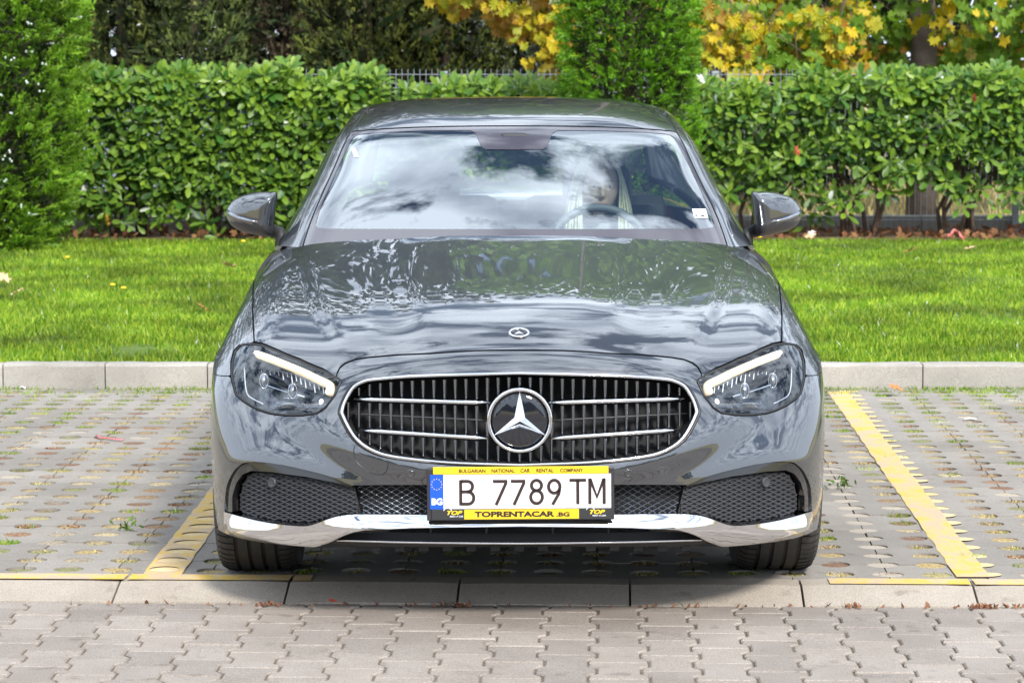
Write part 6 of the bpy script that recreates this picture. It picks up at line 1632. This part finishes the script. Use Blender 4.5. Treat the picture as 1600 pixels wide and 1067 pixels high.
plane_tree(4.12, 20.6, 12, .14, 'plane tree with a pale trunk behind the right hedge and yellow-green leaves along the top', [
    (1.75, 7.0, 19.4, 21.5, 1.85, 2.9, 3200, .3, [0, 1, 1, 0, 1]), (1.75, 3.4, 19.2, 20.6, 1.55, 2.2, 700, .3, [0, 0, 2, 1]), (3.2, 7.0, 20.2, 22.5, 1.5, 1.9, 1000, .25, [1, 2, 1, 1])], 71, (15000, 4.2, 3.0, 12.5))
plane_tree(1.2, 21.3, 11, .15, 'plane tree with golden leaves hanging left of the middle arborvitae over the blue spruce', [
    (-.85, .55, 19.6, 20.8, 2.05, 2.7, 620, .3, [0, 0, 2]), (.05, .7, 19.5, 20.6, 1.6, 2.3, 260, .3, [0, 2]), (1.6, 2.4, 20, 21, 2.0, 2.6, 300, .3, [0, 1])], 72, (14000, 3.8, 3.2, 12.0))
# far trees closing the view
M_far = leafmat('far_tree_leaves', [(.03, .055, .014), (.05, .08, .02), (.09, .11, .025), (.025, .045, .014)], rough=.7, trans=.25, noise_scale=.6)
def broad_tree(x, y, R_, h, n, lab, seed, mat=M_far, sz=.32):
    rs = np.random.RandomState(seed); root = empty('broadleaf_tree', (x, y, .05), 0, lab, 'tree', 'big trees far beyond the fence')
    MB().tube([Vector((0, 0, -.1)), Vector((.1, 0, h * .4)), Vector((0, .1, h * .85))], [.28, .2, .05], n=8).build('trunk', M_bark, root, True)
    u = rs.normal(0, 1, (n, 3)); u /= np.linalg.norm(u, axis=1, keepdims=True); rr = rs.rand(n) ** .4; P = u * rr[:, None] * np.array([R_, R_ * .8, h * .48]) + np.array([0, 0, h * .53])
    cl = np.sin(P[:, 0] * 3.1 + seed) * np.sin(P[:, 1] * 2.9 + 1) + .8 * np.sin(P[:, 2] * 4.6 + P[:, 0] * 2.3); P = P[cl > -.25 + .35 * rs.rand(n)]; n = len(P); P[:, 2] = np.maximum(P[:, 2], .5)
    V, F = scatter(QV, QF, P, rot_frames(n, rs.normal(0, 1, (n, 3)), rs), sz * (.7 + .6 * rs.rand(n))); tag(np_mesh('crown', V, F, mat, root), kind='stuff')
for i, (x, y, R_, h, n, lab) in enumerate((
    (-13, 30, 4.6, 18, 8000, 'broad dark tree far beyond the fence, leftmost of the row'), (-7.2, 31, 4.4, 19, 11000, 'broad tree far behind the left arborvitae'), (-1.8, 33, 4.2, 17.5, 11000, 'tall tree far behind the brown and dark cypresses'),
    (3.4, 34, 4.0, 17, 9500, 'tall tree far behind the middle arborvitae'), (9.6, 33, 4.0, 17, 10000, 'broad tree far behind the right hedge'), (15.5, 31, 3.8, 12, 5200, 'broad dark tree far beyond the fence, rightmost of the row'))):
    broad_tree(x, y, R_, h, n, lab, 80 + i)
rs = np.random.RandomState(98); n = 8000; xx = rs.uniform(-45, 45, n); hh = 4.0 + 1.2 * np.sin(xx * .31) + .9 * np.sin(xx * .83 + 1); P = np.stack([xx, rs.uniform(-52, -47, n), rs.rand(n) * hh], 1)
V, F = scatter(QV, QF, P, rot_frames(n, rs.normal(0, 1, (n, 3)), rs), .7 + .5 * rs.rand(n)); tag(np_mesh('far_treeline', V, F, M_far), kind='stuff')

rs = np.random.RandomState(99); n = 24000; P = np.stack([rs.uniform(-16, 19, n), rs.uniform(27.5, 28.8, n), rs.rand(n) * 3.6], 1); P = P[P[:, 2] < 3.2 + .35 * np.sin(P[:, 0] * 2.2) + .2 * np.sin(P[:, 0] * 5.1)]; n = len(P)
V, F = scatter(QV, QF, P, rot_frames(n, rs.normal(0, 1, (n, 3)), rs), .18 + .12 * rs.rand(n)); tag(np_mesh('far_shrubbery', V, F, M_far), kind='stuff')
# ------------------------------------------------------------------ fence
M_galv = pmat('galvanised_wire', (.40, .43, .46), rough=.45, metal=.6); M_post = pmat('fence_post_grey', (.36, .39, .42), rough=.5, metal=.3)
fe_ = empty('wire_fence', (0, 17.9, .01), 0, 'grey welded wire mesh fence with folded panels running behind the hedge', 'fence')
posts = [-6.2, -3.56, -.62, 1.85, 4.60, 7.3]
for x in posts:
    m = MB(); m.box((x, 0, .76), (.06, .045, 1.54)); m.box((x, 0, 1.54), (.07, .055, .02)); m.build('post', M_post, fe_, bevel=.004)
for a, b in zip(posts, posts[1:]):
    m = MB(); n = int((b - a) / .0535)
    for i in range(1, n):
        x = a + (b - a) * i / n; m.tube([Vector((x, 0, .12)), Vector((x, 0, 1.36)), Vector((x, -.025, 1.40)), Vector((x, 0, 1.44)), Vector((x, 0, 1.57))], .0028, n=4, cap=False)
    for z in (.20, .24, .75, .79, 1.36, 1.44, 1.52): m.tube([Vector((a, -.004, z)), Vector((b, -.004, z))], .0034, n=4, cap=False)
    m.tube([Vector((a, -.026, 1.40)), Vector((b, -.026, 1.40))], .0034, n=4, cap=False)
    tag(m.build('wire_panel', M_galv, fe_), kind='stuff')
bw = empty('fence_footing', (0, 0, 0)); bw.name = 'low_wall'; tag(bw, 'low pale concrete footing wall under the wire fence behind the hedge', 'wall')
for k in range(-5, 6):
    m = MB(); m.box((k * 1.5, 18.0, .16), (1.49, .14, .16)); m.build('concrete_block', M_kerb2, bw, bevel=.006)
# white pole and tall grey post
m = MB(); m.tube([Vector((0, 0, -.1)), Vector((0, 0, 3.2))], .022, n=10); m.lathe([(0, 3.2), (.03, 3.2), (.03, 3.24), (0, 3.25)], 10)
po = m.build('white_pole', pmat('white_metal', (.78, .8, .82), rough=.4), None, True); po.location = (4.55, 21.6, .08); tag(po, 'thin white metal pole beyond the fence above the right hedge', 'pole')
gpst = MB(); gpst.box((0, 0, .9), (.07, .07, 1.8)); gpst.box((-.06, 0, 1.62), (.09, .02, .02)); gpst.box((.06, 0, 1.62), (.09, .02, .02)); o = gpst.build('grey_post', M_post, None, bevel=.005); o.location = (4.80, 18.3, .05); tag(o, 'stout grey steel post higher than the fence at the top right corner', 'post')

# hatchback glimpsed through the left hedge
hb = empty('parked_car', (-3.5, 21.0, .08), 0, 'silver-blue hatchback parked side-on beyond the fence, glimpsed through gaps under the left hedge', 'car')
M_silver = pmat('silver_paint', (.45, .52, .62), rough=.25, metal=.5, coat=1)
prf = [(-2.0, .28), (-2.02, .62), (-1.75, .80), (-1.0, .90), (-.45, 1.36), (.3, 1.46), (1.2, 1.42), (1.75, 1.05), (1.98, .95), (2.0, .30)]
m = MB(); nP = len(prf); vs = []
for yy, k in ((-.84, .97), (-.78, 1.0), (.78, 1.0), (.84, .97)): vs += [(x * k, yy, .28 + (z - .28) * k) for x, z in prf]
fs = [(j * nP + i, j * nP + (i + 1) % nP, (j + 1) * nP + (i + 1) % nP, (j + 1) * nP + i) for j in range(3) for i in range(nP)] + [tuple(reversed(range(nP))), tuple(3 * nP + i for i in range(nP))]
m.add(vs, fs).build('body', M_silver, hb, bevel=.03)
for pts in ([(-.92, .92), (-.42, 1.30), (.25, 1.37), (.25, .95)], [(.33, .95), (.33, 1.37), (1.15, 1.34), (1.6, 1.0)]):
    m = MB(); m.add([(x, -.845, z) for x, z in pts], [(0, 1, 2, 3)]); m.build('side_window', M_glass_dark, hb)
for x in (-1.25, 1.3):
    for yy in (-.76, .76):
        m = MB(); m.lathe([(.0, -.09), (.2, -.09), (.30, -.08), (.31, 0), (.30, .08), (.2, .09), (0, .09)], 24, 'Y', (x, yy, .31)); w_ = m.build('wheel', M_rubber, hb, True)
        m = MB(); m.lathe([(0, -.10), (.18, -.095), (.19, -.08)], 20, 'Y', (x, yy * 1.0, .31)); m.build('rim', M_alloy, w_, True)
m = MB(); m.box((-1.95, -.6, .66), (.12, .3, .12)); m.build('headlight', M_lampchrome, hb, bevel=.02)

# ------------------------------------------------------------------ small things
def leaf_thing(px, py, z, size, mat, lab, name='fallen_leaf', cat='leaf', curl=.3, gr=None):
    p = on_ground(px, py, z); rs = np.random.RandomState(int(px * 7 + py)); V = PV.copy(); V[:, 2] += curl * (V[:, 0] ** 2 + (V[:, 1] - .4) ** 2)
    me = bpy.data.meshes.new(name); me.from_pydata([tuple(v) for v in V * size], [], [tuple(f) for f in PF]); me.materials.append(mat); o = link(bpy.data.objects.new(name, me)); o.location = p + Vector((0, 0, .02)); o.rotation_euler = (R(rs.uniform(5, 30)), R(rs.uniform(-20, 20)), rs.rand() * 6.28); tag(o, lab, cat, gr); return o
M_lo = pmat('fallen_leaf_orange', (.50, .20, .06), rough=.7); M_lt = pmat('fallen_leaf_tan', (.62, .42, .24), rough=.7); M_lr = pmat('fallen_leaf_red', (.40, .07, .035), rough=.7); M_ly = pmat('fallen_leaf_yellow', (.72, .42, .04), rough=.6)
for a in ((326, 489, LZ + .02, .10, M_lo, 'orange fallen leaf on the lawn just left of the car wing'), (14, 467, LZ + .02, .11, M_lt, 'tan fallen leaf on the lawn near the left edge'), (6, 447, LZ + .02, .13, M_lt, 'large pale fallen leaf on the lawn at the very left edge'),
          (364, 423, LZ + .02, .13, M_lt, 'tan curled leaf on the lawn below the left door mirror'), (1412, 397, LZ + .02, .12, M_lo, 'orange fallen leaf on the lawn under the right hedge'), (1508, 393, LZ + .02, .10, M_lt, 'small tan leaf on the lawn near the pink wrapper'),
          (1262, 377, LZ + .02, .11, M_lt, 'pale leaf at the bed edge beside the right door mirror'), (5, 604, .0, .10, M_lo, 'orange leaf on the slabs at the left foot of the raised kerb'), (1403, 617, .01, .09, M_lo, 'brown orange leaf in the weeds by the right raised kerb'),
          (525, 951, -.03, .035, M_lr, 'tiny dark red leaf on the road pavers below the kerb'), (1253, 240, 0, .14, M_lr, '')):
    if a[5]: leaf_thing(*a)
o = leaf_thing(1247, 250, 0, .12, M_lr, 'red leaf caught in the hedge above the right door mirror'); o.location = at_depth(1247, 247, HB - .12); o.rotation_euler = (R(75), 0, 1)
o = leaf_thing(1523, 160, 0, .09, M_lr, 'red leaf caught high in the hedge near the right edge'); o.location = at_depth(1523, 162, HB - .12); o.rotation_euler = (R(80), 0, 2)
o = leaf_thing(170, 356, 0, .13, M_ly, 'yellow leaf hanging in the lower hedge right of the big arborvitae'); o.location = at_depth(170, 356, HB - .25); o.rotation_euler = (R(80), .4, 2)
def lump(name, px, py, z, sx, sy, sz, mat, lab, cat, seed=1, rz=0):
    bm = bmesh.new(); bmesh.ops.create_icosphere(bm, subdivisions=3, radius=1); rs = np.random.RandomState(seed)
    for v in bm.verts:
        c = v.co; k = 1 + .25 * math.sin(c.x * 5 + seed) * math.cos(c.y * 6 + c.z * 4); v.co = (c.x * sx * k, c.y * sy * k, max(c.z, -.3) * sz * (1 + .5 * math.sin(c.x * 9 + c.y * 5)))
    me = bpy.data.meshes.new(name); bm.to_mesh(me); bm.free(); me.materials.append(mat); o = link(bpy.data.objects.new(name, me)); o.location = on_ground(px, py, z); o.rotation_euler = (0, 0, rz); tag(o, lab, cat); return o
# crumpled sheets
def crumple(name, px, py, z, w, d, h, mat, lab, cat, seed, rz=0):
    rs = np.random.RandomState(seed); n = 9; vs = []; H = rs.rand(n, n)
    for j in range(n):
        for i in range(n): vs.append(((i / (n - 1) - .5) * w * (1 - .3 * abs(j / (n - 1) - .5)), (j / (n - 1) - .5) * d + rs.normal(0, w * .03), h * (H[j, i] * .5 + .7 * (1 - abs(i / (n - 1) - .45) * 2))))
    o = mesh_obj(name, vs, [(j * n + i, j * n + i + 1, (j + 1) * n + i + 1, (j + 1) * n + i) for j in range(n - 1) for i in range(n - 1)], mat, None, False); o.location = on_ground(px, py, z); o.rotation_euler = (0, 0, rz); tag(o, lab, cat); return o
crumple('wrapper', 1493, 374, LZ + .03, .14, .08, .085, pmat('pink_wrapper', (.72, .22, .20), rough=.4), 'crumpled pink wrapper on the lawn at the foot of the right hedge', 'wrapper', 3)
crumple('rag', 1418, 603, .005, .17, .05, .035, pmat('grey_rag', (.40, .38, .36), rough=.9), 'grey white scrap lying in weeds against the right raised kerb', 'scrap', 4, -.3)
crumple('paper_scrap', 35, 607, .003, .03, .03, .012, M_white, 'small white paper scrap on the slabs at the left, by the raised kerb', 'paper scrap', 5)
crumple('paper_scrap', 719, 943, -.032, .032, .008, .006, M_white, 'thin white paper scrap in the gutter below the kerb, left of centre', 'paper scrap', 6)
crumple('paper_scrap', 1516, 655, .002, .06, .035, .006, M_white, 'white flat paper scrap filling a slab hole on the right', 'paper scrap', 7)
M_pink = pmat('pink_ribbon', (.70, .16, .20), rough=.5)
m = MB(); m.tube([on_ground(x, y, .006) for x, y in ((151, 680), (157, 684), (168, 684), (180, 686), (193, 687))], .006, n=6, flat=(1, .4)); tag(m.build('ribbon', M_pink, None, True), 'thin pink ribbon lying across the grid slabs at left', 'ribbon')
M_dand = pmat('dandelion_yellow', (.85, .62, .02), rough=.6); M_stemg = pmat('flower_stem', (.10, .18, .03), rough=.6)
for px, py, h_, lab in ((380, 378, .13, 'yellow dandelion standing at the hedge foot below the left door mirror'), (105, 403, .05, 'yellow dandelion low in the lawn near the big arborvitae'), (176, 446, .05, 'yellow dandelion on the lawn, left one of the close pair'), (193, 451, .05, 'yellow dandelion on the lawn, right one of the close pair'), (1187, 371, .10, 'yellow dandelion just right of the car under the right door mirror')):
    top = on_ground(px, py, LZ + h_); rt = empty('dandelion', (top.x, top.y, LZ), 0, lab, 'dandelion', 'dandelions in the lawn')
    MB().tube([Vector((0, 0, 0)), Vector((.004, 0, h_))], .0025, n=5).build('stem', M_stemg, rt)
    m = MB(); m.lathe([(0, h_ - .004), (.016, h_), (.020, h_ + .008), (.010, h_ + .014), (0, h_ + .015)], 14); m.build('flower', M_dand, rt, True)
# sprouts growing out of the slabs
for px, py, n_, lab in ((206, 833, 9, 'dark green weed sprout in a slab hole left of the left bay line'), (1313, 767, 12, 'dark green weed sprout in a slab hole between the car and the right bay line'), (60, 694, 0, '')):
    if not n_: continue
    p = on_ground(px, py, -.01); rs = np.random.RandomState(px); P = np.stack([rs.normal(0, .022, n_ * 3), rs.normal(0, .008, n_ * 3), rs.rand(n_ * 3) * .045], 1); V, F = scatter(LV, LF, P, rot_frames(len(P), rs.normal(0, 1, (len(P), 3)) + [0, -.3, .8], rs), np.full(len(P), .024)); o = np_mesh('weed', V, F, M_laurel); o.location = p; tag(o, lab, 'weed')
# leaf litter in the gutter and under the right hedge
LP = []
for a, b, n_ in ((690, 735, 34), (400, 440, 16), (1320, 1345, 14), (1520, 1560, 30), (1490, 1600, 26), (1040, 1110, 8), (100, 1560, 60)):
    for _ in range(n_): px = rnd.uniform(a, b); p = on_ground(px, 0.0035 * px + 943.5 + rnd.uniform(-1.5, 2), -.033); LP.append(tuple(p))
V, F = blades(np.array(LP), .012, .011, 1.6, 5); tag(np_mesh('gutter_litter', V, F, leafmat('red_litter', [(.20, .07, .04), (.17, .08, .045), (.28, .15, .08)], rough=.9, trans=.05)), kind='stuff')
n_ = 1300; P = np.stack([nrs.uniform(-6, 7, n_), 16.48 + 1.1 * nrs.rand(n_), np.full(n_, .13) + .03 * nrs.rand(n_)], 1); V, F = scatter(PV, PF, P, rot_frames(n_, nrs.normal(0, 1, (n_, 3)) * [1, 1, .25], nrs), .05 + .05 * nrs.rand(n_)); tag(np_mesh('leaf_litter', V, F, M_debris), kind='stuff')
n_ = 5000; P = np.stack([nrs.uniform(-8, 9, n_), 20.5 + 6 * nrs.rand(n_), np.full(n_, .08)], 1); V, F = blades(P, .16, .02, .8, 6); tag(np_mesh('straw_grass', V, F, M_dry), kind='stuff')
